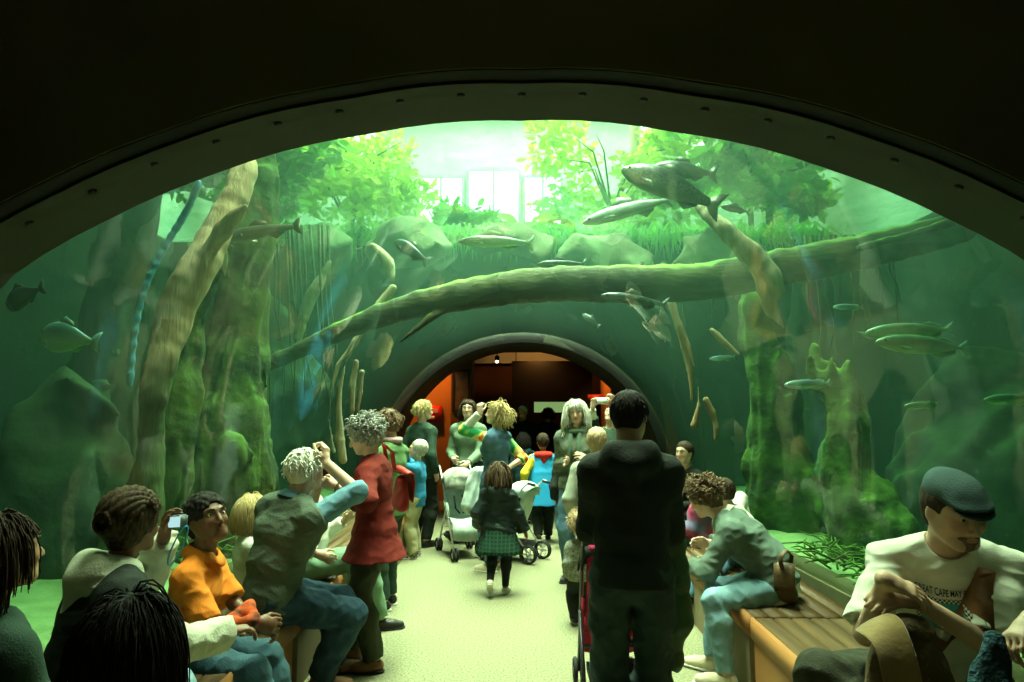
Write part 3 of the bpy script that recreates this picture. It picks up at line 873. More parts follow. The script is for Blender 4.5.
FM = {'silver': fishmat('silver_fish', (.10, .26, .24), (.45, .62, .52)), 'dark': fishmat('dark_fish', (.012, .03, .028), (.09, .12, .08)),
      'olive': fishmat('olive_fish', (.05, .09, .05), (.30, .34, .20)), 'redtail': fishmat('brown_fish', (.06, .06, .04), (.22, .13, .07)),
      'speck': fishmat('speckled_fish', (.008, .018, .015), (.20, .22, .14), spots=True), 'green': fishmat('green_silver_fish', (.04, .16, .07), (.20, .40, .20)),
      'pale': fishmat('pale_fish', (.40, .55, .45), (.65, .75, .62))}
M_eye = mat('fish_eye', (.01, .01, .01), .2, spec=.8)
SHAPES = {  # half height along the body (t, h, w) of length 1
    'pacu': [(0, .02, .015), (.06, .10, .04), (.16, .17, .06), (.35, .235, .075), (.55, .20, .06), (.72, .11, .035), (.84, .045, .018), (.9, .04, .012)],
    'long': [(0, .012, .012), (.05, .04, .03), (.15, .07, .05), (.35, .085, .06), (.6, .08, .05), (.78, .05, .03), (.9, .028, .012), (.94, .026, .01)],
    'cat': [(0, .02, .05), (.05, .05, .09), (.15, .08, .12), (.35, .09, .10), (.6, .075, .06), (.78, .045, .035), (.88, .03, .015), (.92, .03, .012)],
    'bass': [(0, .015, .015), (.07, .07, .04), (.18, .12, .06), (.36, .15, .07), (.58, .13, .055), (.76, .07, .03), (.86, .045, .015), (.9, .045, .012)],
    'arow': [(0, .015, .01), (.06, .055, .03), (.2, .10, .045), (.45, .11, .045), (.7, .08, .03), (.85, .035, .015), (.93, .02, .01), (.95, .02, .01)]}
def fish(label, px, py, Y, L, ang, kind, m, yaw=0.0, bend=.05, roll=0.0, cat='fish', name='fish'):
    """ang: picture direction the head points, degrees from +x, yaw turns it in depth"""
    root = thing(name, label, cat, pix(px, py, Y))
    sh = SHAPES[kind]; M = FM[m]
    def bx(t): return bend * sin(t * 4.2) * L
    b = MB(); P = []
    for t, h, w in sh:
        P.append([Vector((L * (.5 - t), bx(t) + w * L * cos(q), h * L * sin(q) * (1 if sin(q) > 0 else 1.05))) for q in [2 * pi * i / 14 for i in range(14)]])
    b.grid(P, close_u=True); b.f.append(tuple(range(13, -1, -1))); b.mi.append(0)
    k = (len(P) - 1) * 14; b.f.append(tuple(range(k, k + 14))); b.mi.append(0)
    b.build('body', M, root, sub=1)
    def fin(name, pts, thick=.006):
        f = MB(); vs = [Vector((L * x, bx(.5 - x) + (y * L), L * z)) for x, y, z in pts]
        c = sum(vs, Vector()) / len(vs); n = len(vs)
        f.add(vs + [c], [(i, (i + 1) % n, n) for i in range(n)])
        f.build(name, M, root, solid=thick * L)
    e = sh[-1][0]; hh = sh[-1][1]
    ts = .12 if kind in ('pacu', 'bass') else (.075 if kind == 'arow' else .10)
    fin('tail_fin', [(.5 - e + .02, 0, hh), (.5 - e - .04, 0, ts * .9), (.5 - 1.03, 0, ts * 1.25), (.5 - .975, 0, 0), (.5 - 1.03, 0, -ts * 1.25), (.5 - e - .04, 0, -ts * .9), (.5 - e + .02, 0, -hh)])
    def hat(t): return float(np.interp(t, [q[0] for q in sh], [q[1] for q in sh]))
    if kind == 'arow':
        fin('dorsal_fin', [(.5 - .62, 0, hat(.62) * .9), (.5 - .75, 0, hat(.75) + .04), (.5 - .88, 0, hat(.88) + .035), (.5 - .9, 0, hat(.9) * .8)])
        fin('anal_fin', [(.5 - .55, 0, -hat(.55) * .9), (.5 - .7, 0, -hat(.7) - .06), (.5 - .88, 0, -hat(.88) - .04), (.5 - .9, 0, -hat(.9) * .8)])
    else:
        fin('dorsal_fin', [(.5 - .34, 0, hat(.34) * .92), (.5 - .44, 0, hat(.44) + .075), (.5 - .58, 0, hat(.58) + .04), (.5 - .6, 0, hat(.6) * .85)])
        fin('anal_fin', [(.5 - .6, 0, -hat(.6) * .9), (.5 - .7, 0, -hat(.7) - .07), (.5 - .8, 0, -hat(.8) - .02), (.5 - .8, 0, -hat(.8) * .8)])
    w = float(np.interp(.22, [q[0] for q in sh], [q[2] for q in sh]))
    for sg in (-1, 1):
        fin('pectoral_fin', [(.5 - .22, sg * w * .9, -hat(.22) * .35), (.5 - .34, sg * (w + .05), -hat(.22) * .5), (.5 - .37, sg * (w + .06), -hat(.22) * .95), (.5 - .26, sg * w * .9, -hat(.22) * .7)])
    te = .085 if kind != 'cat' else .07
    we = float(np.interp(te, [q[0] for q in sh], [q[2] for q in sh])); he = hat(te)
    for sg in (-1, 1):
        eb = MB(); eb.ball((L * (.5 - te), bx(te) + sg * we * L * .85, he * L * .35), .014 * L, 8, 6)
        eb.build('eye', M_eye, root)
    if kind == 'cat':
        wb = MB()
        for sg in (-1, 1):
            wb.tube([Vector((L * .49, bx(0) + sg * .03 * L, -.01 * L)), Vector((L * .53, bx(0) + sg * .1 * L, -.03 * L)), Vector((L * .5, bx(0) + sg * .17 * L, -.06 * L))], [.004 * L, .003 * L, .002 * L], 5)
        wb.build('whiskers', M, root)
    a = R_(ang)
    # head direction lies in the picture-facing plane (x,z), turned in depth by yaw
    d = Vector((cos(a) * cos(R_(yaw)), sin(R_(yaw)), sin(a) * cos(R_(yaw))))
    up = Vector((-sin(a), 0, cos(a))) if cos(a) >= 0 else Vector((sin(a), 0, -cos(a)))
    up = Quaternion(d, R_(roll)) @ up
    y = up.cross(d).normalized(); z = d.cross(y).normalized()
    root.rotation_euler = Matrix((d, y, z)).transposed().to_euler()
    return root
FISH = [
    ('silver disc-shaped fish alone at the far left of the tank', 68, 338, 3.7, .40, 172, 'pacu', 'silver', 15),
    ('dark fish half hidden at the left edge above the silver disc-shaped fish', 24, 297, 3.7, .30, 200, 'pacu', 'dark', 20),
    ('large brown fish with dark tail in front of the tan reflection limb', 262, 232, 5.6, .68, 188, 'cat', 'redtail', 10),
    ('olive fish swimming head up in the centre left of the water', 411, 251, 6.6, .46, 145, 'bass', 'dark', 20),
    ('long silver fish with dark back under the bright windows', 495, 242, 7.2, .80, 178, 'long', 'olive', 5),
    ('slim fish resting just above the sunken log', 561, 264, 7.3, .52, 180, 'long', 'dark', 5),
    ('thin dark fish just below the sunken log', 634, 300, 6.6, .66, 172, 'long', 'dark', 0),
    ('small dark fish below the middle of the log', 591, 320, 8.6, .30, 140, 'bass', 'dark', 25),
    ('long pale fish seen from below left of the large speckled one', 626, 211, 6.0, .82, 195, 'long', 'pale', 5),
    ('large speckled dark fish at the upper right of the water', 670, 187, 5.6, .90, 155, 'bass', 'speck', 10),
    ('dark round-bodied fish above the large speckled one', 683, 171, 6.0, .60, 172, 'bass', 'dark', 10),
    ('short dark fish at the nose of the large speckled one', 640, 174, 5.9, .24, 165, 'bass', 'redtail', 40),
    ('small fish tail first behind the large speckled fish', 735, 209, 6.0, .26, 165, 'bass', 'dark', 10),
    ('upper silver green fish of the pair over the right bench', 908, 331, 4.4, .52, 182, 'arow', 'green', 10),
    ('lower silver green fish of the pair over the right bench', 921, 345, 4.2, .56, 176, 'arow', 'green', 0),
    ('faint small fish above the pair at right', 848, 307, 5.4, .24, 180, 'arow', 'silver', 0),
    ('silver fish over the bright green stump', 807, 384, 4.9, .33, 183, 'arow', 'silver', 0),
    ('small green fish over the flat cap man', 922, 405, 4.6, .24, 184, 'arow', 'green', 0),
    ('green fish entering at the right edge of the tank', 1010, 399, 4.2, .32, 182, 'arow', 'green', 0),
    ('small silver fish beside the broken mossy trunk', 722, 358, 6.9, .26, 185, 'arow', 'silver', 0),
    ('small dark fish low in the murk left of the pale reflection strands', 322, 338, 7.8, .34, 20, 'bass', 'dark', 20),
]
for f in FISH: fish(*f)
# ------------------------------------------------------------------ the hall beyond the tunnel
slab('wall_hall_left', (-4.0, 11.62, 0), (-3.9, 20, 3.4), M_hallwall)
slab('wall_hall_right', (4.2, 11.62, 0), (4.3, 20, 3.4), M_hallwall)
slab('wall_hall_back', (-4, 19.4, 0), (4.3, 19.5, 3.4), M_darkwall)
slab('ceiling_hall', (-4, 11.62, 3.3), (4.3, 19.5, 3.4), mat('dark_ceiling', (.03, .025, .02), .9))
# short orange wall returning beside the far collar, where the red alarm hangs
slab('wall_hall_stub', (-2.6, 12.9, 0), (-1.35, 13.05, 3.3), M_hallwall)
b = MB(); b.box((-1.35, 12.9, 0), (-.95, 13.6, 3.3)); o = b.build('wall_hall_pier', M_darkwall, smooth=False); o['kind'] = 'structure'
slab('wall_hall_side', (1.9, 14.6, 0), (2.0, 16.5, 3.3), M_hallwall)
slab('wall_hall_side_far', (2.0, 16.4, 0), (4.2, 16.5, 3.3), M_hallwall)
# red alarm box
M_red = mat('red_plastic', (.75, .03, .02), .45)
t = thing('fire_alarm_box', 'small red alarm box on the orange wall', 'alarm', pix(434, 414, 12.84))
b = MB(); b.box((-.16, -.05, -.16), (.14, .06, .16), bev=.015); b.build('housing', M_red, t)
b = MB(); b.box((-.10, -.06, .02), (.08, -.05, .11)); b.build('sign_plate', mat('pale_red', (.8, .25, .2), .5), t, smooth=False)
b = MB(); b.tube([(-.01, -.07, -.07), (-.01, -.05, -.07)], .035, 12); b.build('pull_knob', mat('white_plastic', (.7, .65, .6), .4), t)
# framed picture, dark
t = thing('wall_picture', 'dark framed picture on the pier left of the far doorway', 'picture', (-1.15, 12.88, 2.05))
b = MB()
for lo, hi in (((-.17, -.03, -.4), (-.13, 0.015, .4)), ((.13, -.03, -.4), (.17, 0.015, .4)), ((-.13, -.03, .36), (.13, 0.015, .4)), ((-.13, -.03, -.4), (.13, 0.015, -.36))): b.box(lo, hi)
b.build('frame', M_black, t, smooth=False)
b = MB(); b.box((-.13, -.01, -.36), (.13, 0.01, .36)); b.build('canvas', mat('dark_print', (.02, .03, .04), .5, (.08, .05, .04), 6), t, smooth=False)
# ceiling lamps: tiny bright bulbs in dark cans
M_bulb = mat('bulb', (1, 1, .9), .5, emit=((1, .85, .6), 14))
for i, (px, py, Y) in enumerate(((497, 361, 14.5), (516, 377, 17.5), (587, 377, 17.5))):
    p = pix(px, py, Y)
    t = thing('ceiling_spotlight', ['ceiling spotlight nearest the far collar', 'ceiling spotlight deep in the hall left of centre', 'ceiling spotlight deep in the hall right of centre'][i], 'lamp', p, group='ceiling spotlights in the hall')
    b = MB(); b.tube([(0, .02, .10), (0, 0, 0)], .05, 12); b.build('can', M_black, t)
    b = MB(); b.tube([(0, .02, .10), (0, .02, 3.3 - p.z)], .012, 6); b.build('stem', M_black, t)
    b = MB(); b.ball((0, -.01, -.012), .028); b.build('bulb', M_bulb, t)
# lit tank window deep in the hall
t = thing('aquarium_display', 'small lit green aquarium window at the back of the hall', 'aquarium', (.75, 17.0, 1.72))
b = MB()
for lo, hi in (((-1.0, 0, -1.72), (1.0, .5, -.08)), ((-1.0, 0, .18), (1.0, .5, 1.2)), ((-1.0, 0, -.08), (-.45, .5, .18)), ((.75, 0, -.08), (1.0, .5, .18))): b.box(lo, hi)
b.build('cabinet', M_black, t, smooth=False)
b = MB(); b.box((-.45, .1, -.08), (.75, .14, .18)); b.build('lit_pane', mat('lit_tank', (.2, .3, .1), .4, emit=((.35, .60, .2), .55)), t, smooth=False)
# the red sign glow: lit sign on the right
t = thing('lit_wall_sign', 'small lit orange red sign on the wall at the right of the hall', 'sign', pix(590, 397, 15.9))
b = MB(); b.box((-.05, -.03, -.10), (.45, .03, .06), bev=.01); b.build('panel', mat('dark_red_panel', (.30, .02, .01), .5), t)

# ------------------------------------------------------------------ benches
M_wood = mat('slat_wood', (.075, .042, .016), .5, (.135, .078, .028), 3.0, .25, 20, stretch=(8, .5, 8))
M_fascia = mat('glow_fascia', (.36, .15, .045), .5, (.44, .20, .065), 2.0, .1, 10, stretch=(2, .5, 2))  # amber puts the warm glow on the bench fronts into the colour
M_plinth = mat('pale_plaster', (.22, .18, .10), .8, (.27, .22, .13), 3.0, .1, 20)
def bench(label, sx, y0, y1):
    t = thing('slatted_bench', label, 'bench', (sx * 1.68, y0, 0), group='long wooden benches along the tunnel')
    n = 6; w = (2.0 - 1.36) / n
    for k in range(n):
        b = MB(); x = 1.36 + k * w - 1.68
        xa, xb = sorted((sx * (x + .004), sx * (x + w - .004)))
        b.box((xa, 0, .415), (xb, y1 - y0, .45), bev=.004); b.build('slat', M_wood, t)
    b = MB(); xa, xb = sorted((sx * (1.335 - 1.68), sx * (1.358 - 1.68))); b.box((xa, -.01, .33), (xb, y1 - y0 + .01, .455), bev=.006); b.build('front_rail', M_fascia, t)
    b = MB(); xa, xb = sorted((sx * (1.346 - 1.68), sx * (1.98 - 1.68))); b.box((xa, .02, 0), (xb, y1 - y0 - .02, .414)); b.build('plinth', M_fascia if y0 < 2 else M_plinth, t, smooth=False)  # near plinths get the glow colour, far ones plain plaster
    return t
bench('near wooden slatted bench on the right under the flat cap man', 1, 1.2, 4.15)
bench('far wooden slatted bench on the right beyond the grey sweater sitter', 1, 4.2, 9.6)
bench('near wooden slatted bench on the left under the orange shirt boy', -1, 1.2, 4.15)
bench('far wooden slatted bench on the left behind the red cardigan woman', -1, 4.2, 9.6)
# ------------------------------------------------------------------ people
def V3(*a): return np.array(a, float)
def nrm(v): v = np.array(v, float); return v / (np.linalg.norm(v) + 1e-9)
def rot(ax, deg):
    a = R_(deg); c, s_ = cos(a), sin(a)
    return {'x': np.array([[1, 0, 0], [0, c, -s_], [0, s_, c]]), 'y': np.array([[c, 0, s_], [0, 1, 0], [-s_, 0, c]]), 'z': np.array([[c, -s_, 0], [s_, c, 0], [0, 0, 1]])}[ax]
def ik(a, c, l1, l2, pole):
    a = np.array(a, float); c = np.array(c, float); d = c - a; L = np.linalg.norm(d)
    m = (l1 + l2) * .998
    if L > m: c = a + d / L * m; L = m
    L = max(L, abs(l1 - l2) + 1e-3); u = nrm(c - a)
    x = (l1 * l1 - l2 * l2 + L * L) / (2 * L); y = math.sqrt(max(l1 * l1 - x * x, 0))
    p = np.array(pole, float); p = p - u * (p @ u); p = nrm(p)
    return a + u * x + p * y, c

def skinmat(name, c, lip=None):
    m = mat(name, c, .55, tuple(q * .88 for q in c), 14, .08, 90, spec=.35)
    return m
SK = {'light': (.62, .40, .27), 'fair': (.72, .48, .35), 'tan': (.45, .26, .15), 'dark': (.17, .08, .04), 'brown': (.20, .10, .055)}
SKM = {k: mat('skin_' + k, c, .5, attr=True, nscale=20, bump=.06, bscale=120, spec=.35) for k, c in SK.items()}
M_eyew = mat('eye_white', (.75, .75, .70), .25, spec=.6)
M_iris = mat('iris', (.03, .02, .012), .15, spec=.8)
HM = {}
def hairmat(k, c, c2):
    HM[k] = mat('hair_' + k, c, .7, c2, 30, .35, 120, stretch=(3, 3, .6), spec=.12 if k in ('black', 'dark', 'locs') else .3); return HM[k]
for k, c, c2 in (('black', (.012, .010, .009), (.03, .024, .02)), ('dark', (.035, .022, .014), (.07, .045, .028)), ('brown', (.12, .07, .035), (.2, .13, .07)),
                 ('blond', (.50, .36, .14), (.70, .55, .28)), ('white', (.78, .76, .66), (.90, .89, .80)), ('grey', (.20, .20, .18), (.48, .48, .43)),
                 ('locs', (.035, .022, .012), (.10, .065, .035)), ('fur', (.42, .30, .17), (.6, .46, .28))):
    hairmat(k, c, c2)

def cloth(name, c, c2=None, fs=160, rough=.85, bump=.25, sheen=.0, sc=6):
    return mat(name, c, rough, c2 or tuple(q * .85 for q in c), sc, bump, fs, spec=.2, sheen=sheen)

class Body:
    """joints of one posed figure, in its own frame (x right, y forward, z up)"""
    def __init__(s, H, pelvis=None, lean=0, side=0, twist=0, curl=0, hands=None, feet=None, head=(0, 0, 0), girth=1.0, female=False,
                 headk=None, drop=0.0, swk=1.0, poles=None, kpoles=None, hand_dir=None, palm=None, grip=None, toes=None, fpitch=None, bust=False):
        s.H = H; s.g = girth; s.k = H / 1.72; k = s.k
        age = min(1, max(0, (H - .85) / .8))
        s.hk = headk if headk else (.80 + .20 * age)            # head size against an adult's
        s.thin = (.62 + .38 * age) if H < 1.5 else 1.0
        s.thin = s.thin if H >= 1.5 else max(k, s.thin * .95)
        g = girth * (k if H >= 1.5 else k * 1.08)
        s.rg = g
        P = V3(*(pelvis if pelvis is not None else (0, 0, .53 * H)))
        s.P = P
        Rl = rot('z', twist * .3) @ rot('x', -lean * .55) @ rot('y', side * .6)
        Ru = rot('z', twist) @ rot('x', -lean - curl) @ rot('y', side)
        s.Rl, s.Ru = Rl, Ru
        s.waist = P + Rl @ V3(0, 0, .09 * H)
        s.chest = s.waist + Ru @ V3(0, .008 * k, .105 * H)
        s.neck = s.chest + Ru @ V3(0, -.012 * k, .105 * H)
        sw = (.092 if female else .103) * H * (.96 if H < 1.4 else 1) * swk
        s.sw = sw
        s.sh = {}; s.el = {}; s.wr = {}; s.hip = {}; s.kn = {}; s.an = {}
        hr = rot('z', head[0]) @ rot('x', head[1]) @ rot('y', head[2])
        s.Rh = hr
        hs = .225 / .225 * s.hk; s.hs = hs
        nb = s.neck + Ru @ V3(0, .004, .02 * H)
        nb = nb + V3(0, 0, -drop)
        s.hc = nb + (Ru @ V3(0, .018 * hs, .05 * hs)) + hr @ V3(0, .012, .085) * hs
        s.hbase = s.hc + hr @ V3(0, -.02, -.06) * hs
        hands = hands or {}; feet = feet or {}; poles = poles or {}; kpoles = kpoles or {}
        lu, lf = .168 * H, .145 * H
        s.d = {}; s.n = {}; s.grip = grip or {}
        s.grip = s.grip if isinstance(s.grip, dict) else {'L': s.grip, 'R': s.grip}
        for q, sg in (('R', 1), ('L', -1)):
            s.sh[q] = s.neck + Ru @ V3(sg * sw, 0, -.048 * H)
            t = hands.get(q)
            t = V3(sg * (sw + .05 * k), .03, .50 * H) if t is None else V3(*t)
            pole = poles.get(q, (sg * .5, -.8, -.4))
            s.el[q], s.wr[q] = ik(s.sh[q], t, lu, lf, pole)
            fd = nrm(s.wr[q] - s.el[q])
            dd = (hand_dir or {}).get(q); s.d[q] = nrm(dd) if dd is not None else fd
            pn = (palm or {}).get(q); pn = V3(*pn) if pn is not None else V3(-sg, .1, -.2)
            pn = pn - s.d[q] * (pn @ s.d[q]); s.n[q] = nrm(pn)
            s.hip[q] = P + rot('z', twist * .1) @ V3(sg * .052 * H, 0, -.012 * H)
            f = feet.get(q); f = V3(sg * .055 * H, 0, .045 * H) if f is None else V3(*f)
            s.kn[q], s.an[q] = ik(s.hip[q], f, .245 * H, .24 * H, kpoles.get(q, (sg * .08, 1, .15)))
        s.toes = toes or {}; s.fp = fpitch or {}
        s.ft = {}
        for q, sg in (('R', 1), ('L', -1)):
            a = s.toes.get(q, -sg * 8)
            s.ft[q] = rot('z', a) @ rot('x', s.fp.get(q, 0))
        s.female = female; s.bust = bust
    # ---- extents
    def pts(s):
        L = [s.P, s.chest, s.neck, s.hc]
        for q in 'LR': L += [s.sh[q], s.el[q], s.wr[q], s.wr[q] + s.d[q] * .2 * s.k, s.kn[q], s.an[q], s.an[q] + s.ft[q] @ V3(0, .18 * s.k, -.06), s.an[q] - V3(0, .08, .08)]
        return np.array(L)

def add_torso(F, b, off=0.0, k=.03, hem=None):
    g = b.rg; wf = 1.40 if b.female else 1.36
    R0 = b.Rl[:, 0]; R1 = b.Ru[:, 0]
    hipr = (.110 if b.female else .102) * g + off; wr = (.085 if b.female else .096) * g + off; cr = (.096 if b.female else .106) * g + off
    F.cap(b.P, b.P + (b.waist - b.P) * .1, hipr, hipr, k=k, flat=(R0, 1.30))
    F.cap(b.P, b.waist, hipr * .98, wr, k=k, flat=(R0, 1.28))
    F.cap(b.waist, b.chest, wr, cr, k=k, flat=(R1, wf * .96))
    top = b.chest + (b.neck - b.chest) * .55
    F.cap(b.chest, top, cr, .082 * g + off, k=k, flat=(R1, wf))
    # shoulder yoke
    for q in 'LR':
        c = b.neck + (b.sh[q] - b.neck) * .22 - (b.neck - b.chest) * .02
        F.cap(c, b.sh[q], .043 * g + off, .047 * g + off, k=k)
        F.cap(b.chest + (b.sh[q] - b.neck) * .45, b.sh[q] - (b.neck - b.chest) * .15, .07 * g + off, .045 * g + off, k=k)
    if b.bust:
        for sg in (-1, 1):
            F.ell(b.chest + b.Ru @ V3(sg * .065 * b.k, .075 * g, .0), (.062 * g + off,) * 3, k=.04)

def add_arm(F, b, q, off=0.0, k=.02, frac=2.0, cut=True, loose=0.0):
    g = b.rg; a, e, w = b.sh[q], b.el[q], b.wr[q]
    ru, re, rw = .045 * g + off, .036 * g + off + loose * .4, .025 * g + off + loose * .8
    if frac <= 1.0:
        t = frac; e2 = a + (e - a) * t
        F.cap(a, e2, ru, ru + (re - ru) * t + loose, k=k, caps=(None, 0) if cut else (None, None)); return
    F.cap(a, e, ru, re, k=k)
    t = frac - 1.0; w2 = e + (w - e) * t
    F.cap(e, w2, re, re + (rw - re) * t, k=k, caps=(None, 0) if cut and frac < 2.05 else (None, None))

def add_leg(F, b, q, off=0.0, k=.03, frac=2.0, loose=0.0, cut=True):
    g = b.rg; a, e, w = b.hip[q], b.kn[q], b.an[q]
    rt, rk, rc, ra = .083 * g + off, .056 * g + off + loose * .4, .056 * g + off + loose * .7, .036 * g + off + loose
    if frac <= 1.0:
        F.cap(a, a + (e - a) * frac, rt, rt + (rk - rt) * frac, k=k, caps=(None, 0)); return
    F.cap(a, a + (e - a) * .5, rt, (rt * .55 + rk * .45), k=k); F.cap(a + (e - a) * .5, e, (rt * .55 + rk * .45), rk, k=k)
    t = frac - 1.0; w2 = e + (w - e) * t; m = e + (w - e) * .3
    back = nrm(np.cross(np.cross(w - e, b.ft[q][:, 1]), w - e)) * -.012 * b.k
    F.cap(e, m + back, rk, rc, k=k)
    F.cap(m + back, w2, rc, ra, k=k, caps=(None, 0) if cut else (None, None))

def add_hand(F, b, q):
    w = b.wr[q]; d = b.d[q]; n = b.n[q]; s_ = b.k * (1.0 if b.H > 1.5 else 1.1)
    side = np.cross(d, n) * (1 if q == 'R' else -1)
    c = b.grip.get(q, .35)
    F.cap(w - d * .01, w + d * .03 * s_, .024 * s_, .022 * s_, k=.012, flat=(side, 1.25))
    F.cap(w + d * .028 * s_, w + d * .075 * s_, .0165 * s_, .0155 * s_, k=.012, flat=(side, 2.2))
    for i, (o, L) in enumerate(((.031, .072), (.0105, .082), (-.0105, .077), (-.030, .060))):
        p = w + d * (.080 - .004 * abs(i - 1.2)) * s_ + side * o * s_
        ang = 0; r = .0088 * s_; dv = nrm(d + side * o * 1.6)
        for j, (fr, add) in enumerate(((.45, 55), (.31, 70), (.24, 50))):
            ang += R_(add * (c + .05 * i * (1 - c)))
            v = dv * cos(ang) + n * sin(ang)
            p2 = p + v * L * fr * s_
            F.cap(p, p2, r, r * .92, k=.005); p = p2; r *= .92
    p = w + d * .022 * s_ + side * .024 * s_ + n * .006 * s_
    v = nrm(d * .75 + side * .75 * (1 - .4 * c) + n * (.25 + .5 * c)); p2 = p + v * .042 * s_; F.cap(p, p2, .0135 * s_, .0105 * s_, k=.01)
    v = nrm(d * .95 + side * .25 * (1 - c) + n * (.2 + .7 * c)); p3 = p2 + v * .032 * s_; F.cap(p2, p3, .0105 * s_, .0092 * s_, k=.006)
    p4 = p3 + nrm(d + n * .5 * c) * .022 * s_; F.cap(p3, p4, .0092 * s_, .008 * s_, k=.005)

def add_head(F, b, feat=1.0, ears=True, mouth_open=0.0):
    s_ = b.hs; Rm = b.Rh; c = b.hc
    def T(x, y, z): return c + Rm @ (V3(x, y, z) * s_)
    def E(p, r, k=.02, op='add', M=None): F.ell(T(*p), tuple(q * s_ for q in r), M=Rm if M is None else Rm @ M, k=k * s_, op=op)
    fem = b.female or b.H < 1.5
    E((0, -.018, .036), (.073, .092, .078))
    E((0, .030, .012), (.064, .062, .070), k=.03)
    E((0, .026, -.040), (.054 if fem else .058, .056, .060), k=.03)
    E((0, .066, -.078), (.024 if fem else .029, .022, .020), k=.03)
    for sg in (-1, 1):
        F.cap(T(sg * .056, -.005, -.035), T(sg * .025, .062, -.080), .018 * s_, .016 * s_, k=.03 * s_)
        E((sg * .034, .066, -.018), (.022, .018, .018), k=.02)                     # cheek
        F.cap(T(sg * .012, .086, .033), T(sg * .045, .074, .031), .0085 * s_, .007 * s_, k=.012 * s_)  # brow
        E((sg * .031, .091, .014), (.0165, .012, .0105), k=.010, op='sub')          # socket
        E((sg * .031, .0725, .0125), (.0135, .0125, .012), k=.004)
        if ears:
            E((sg * .074, -.012, -.004), (.007, .017, .030), k=.006, M=rot('z', sg * 18))
            E((sg * .0815, -.004, .002), (.004, .009, .015), k=.004, op='sub', M=rot('z', sg * 18))
    F.cap(T(0, .086, .022), T(0, .108, -.022), .0075 * s_, .0115 * s_, k=.010 * s_)
    for sg in (-1, 1): E((sg * .012, .096, -.027), (.0085, .010, .007), k=.006)
    E((0, .076, -.050), (.026, .018, .018), k=.012)
    F.cap(T(-.018, .086, -.0475), T(.018, .086, -.0475), .0055 * s_, k=.004 * s_); F.cap(T(0, .091, -.0465), T(0, .091, -.0465), .0055 * s_, k=.006 * s_)
    F.cap(T(-.014, .087, -.060), T(.014, .087, -.060), .0062 * s_, k=.004 * s_)
    F.cap(T(-.021, .094, -.0535), T(.021, .094, -.0535), .0022 * s_, k=.004 * s_, op='sub')
    # neck
    r = (.050 if fem else .058) * (b.rg ** .5) * (.8 if b.H < 1.45 else 1)
    F.cap(b.neck - b.Ru @ V3(0, 0, .02), b.hbase, r * 1.08, r * .98, k=.03)

def make_body(b, root, skin, h, hands=True, cover=None):
    """one continuous body surface; parts of it lie under the clothes"""
    P = b.pts(); F = Field(P.min(0) - .16, P.max(0) + .16, h)
    add_torso(F, b, -.004)
    for q in 'LR':
        add_arm(F, b, q, 0, cut=False); add_leg(F, b, q, -.002, cut=False)
        A = b.an[q]; f = b.ft[q]
        F.cap(A + f @ V3(0, -.02, -.02) * b.k, A + f @ V3(0, .13, -.045) * b.k, .03 * b.k, .024 * b.k, k=.02)
        if hands: add_hand(F, b, q)
    add_head(F, b)
    base = np.array(SK[skin]); s_ = b.hs; Rm = b.Rh; c = b.hc
    def tint(V):
        col = np.tile(base, (len(V), 1)); L = (V - c) @ Rm / s_
        d = ((L[:, 0] / .026) ** 2 + ((L[:, 2] + .0535) / .0125) ** 2); m = (L[:, 1] > .06) & (d < 1)
        lip = base * np.array([.95, .66, .66]) if base[0] > .3 else base * np.array([1.15, .9, .95])
        col[m] = lip
        m2 = (L[:, 1] > .0) & (np.abs(L[:, 2] + .015) < .03) & (np.abs(np.abs(L[:, 0]) - .04) < .025)
        col[m2] *= np.array([1.08, .95, .93])
        return col
    o = F.build('body', SKM[skin], root, tint=tint, smooth=1)
    return o

def make_eyes(b, root, look=0, lids=.0):
    for sg in (-1, 1):
        m = MB(); c = b.hc + b.Rh @ (V3(sg * .031, .0735, .0135) * b.hs)
        m.ball(c, (.0128 * b.hs, .0128 * b.hs, .0118 * b.hs), 12, 8)
        e = m.build('eye', M_eyew, root)
        m = MB(); c2 = c + b.Rh @ (V3(.0025 * look, .0092, 0) * b.hs); m.ball(c2, .0060 * b.hs, 8, 6); m.build('iris', M_iris, e)
        m = MB(); pts = [b.hc + b.Rh @ (V3(sg * x, y, z) * b.hs) for x, y, z in ((.014, .0955, .032), (.031, .0905, .038), (.047, .078, .034))]
        m.tube([Vector(p) for p in pts], [.0028 * b.hs, .0034 * b.hs, .002 * b.hs], 5)
        m.build('eyebrow', b.hairm, root)

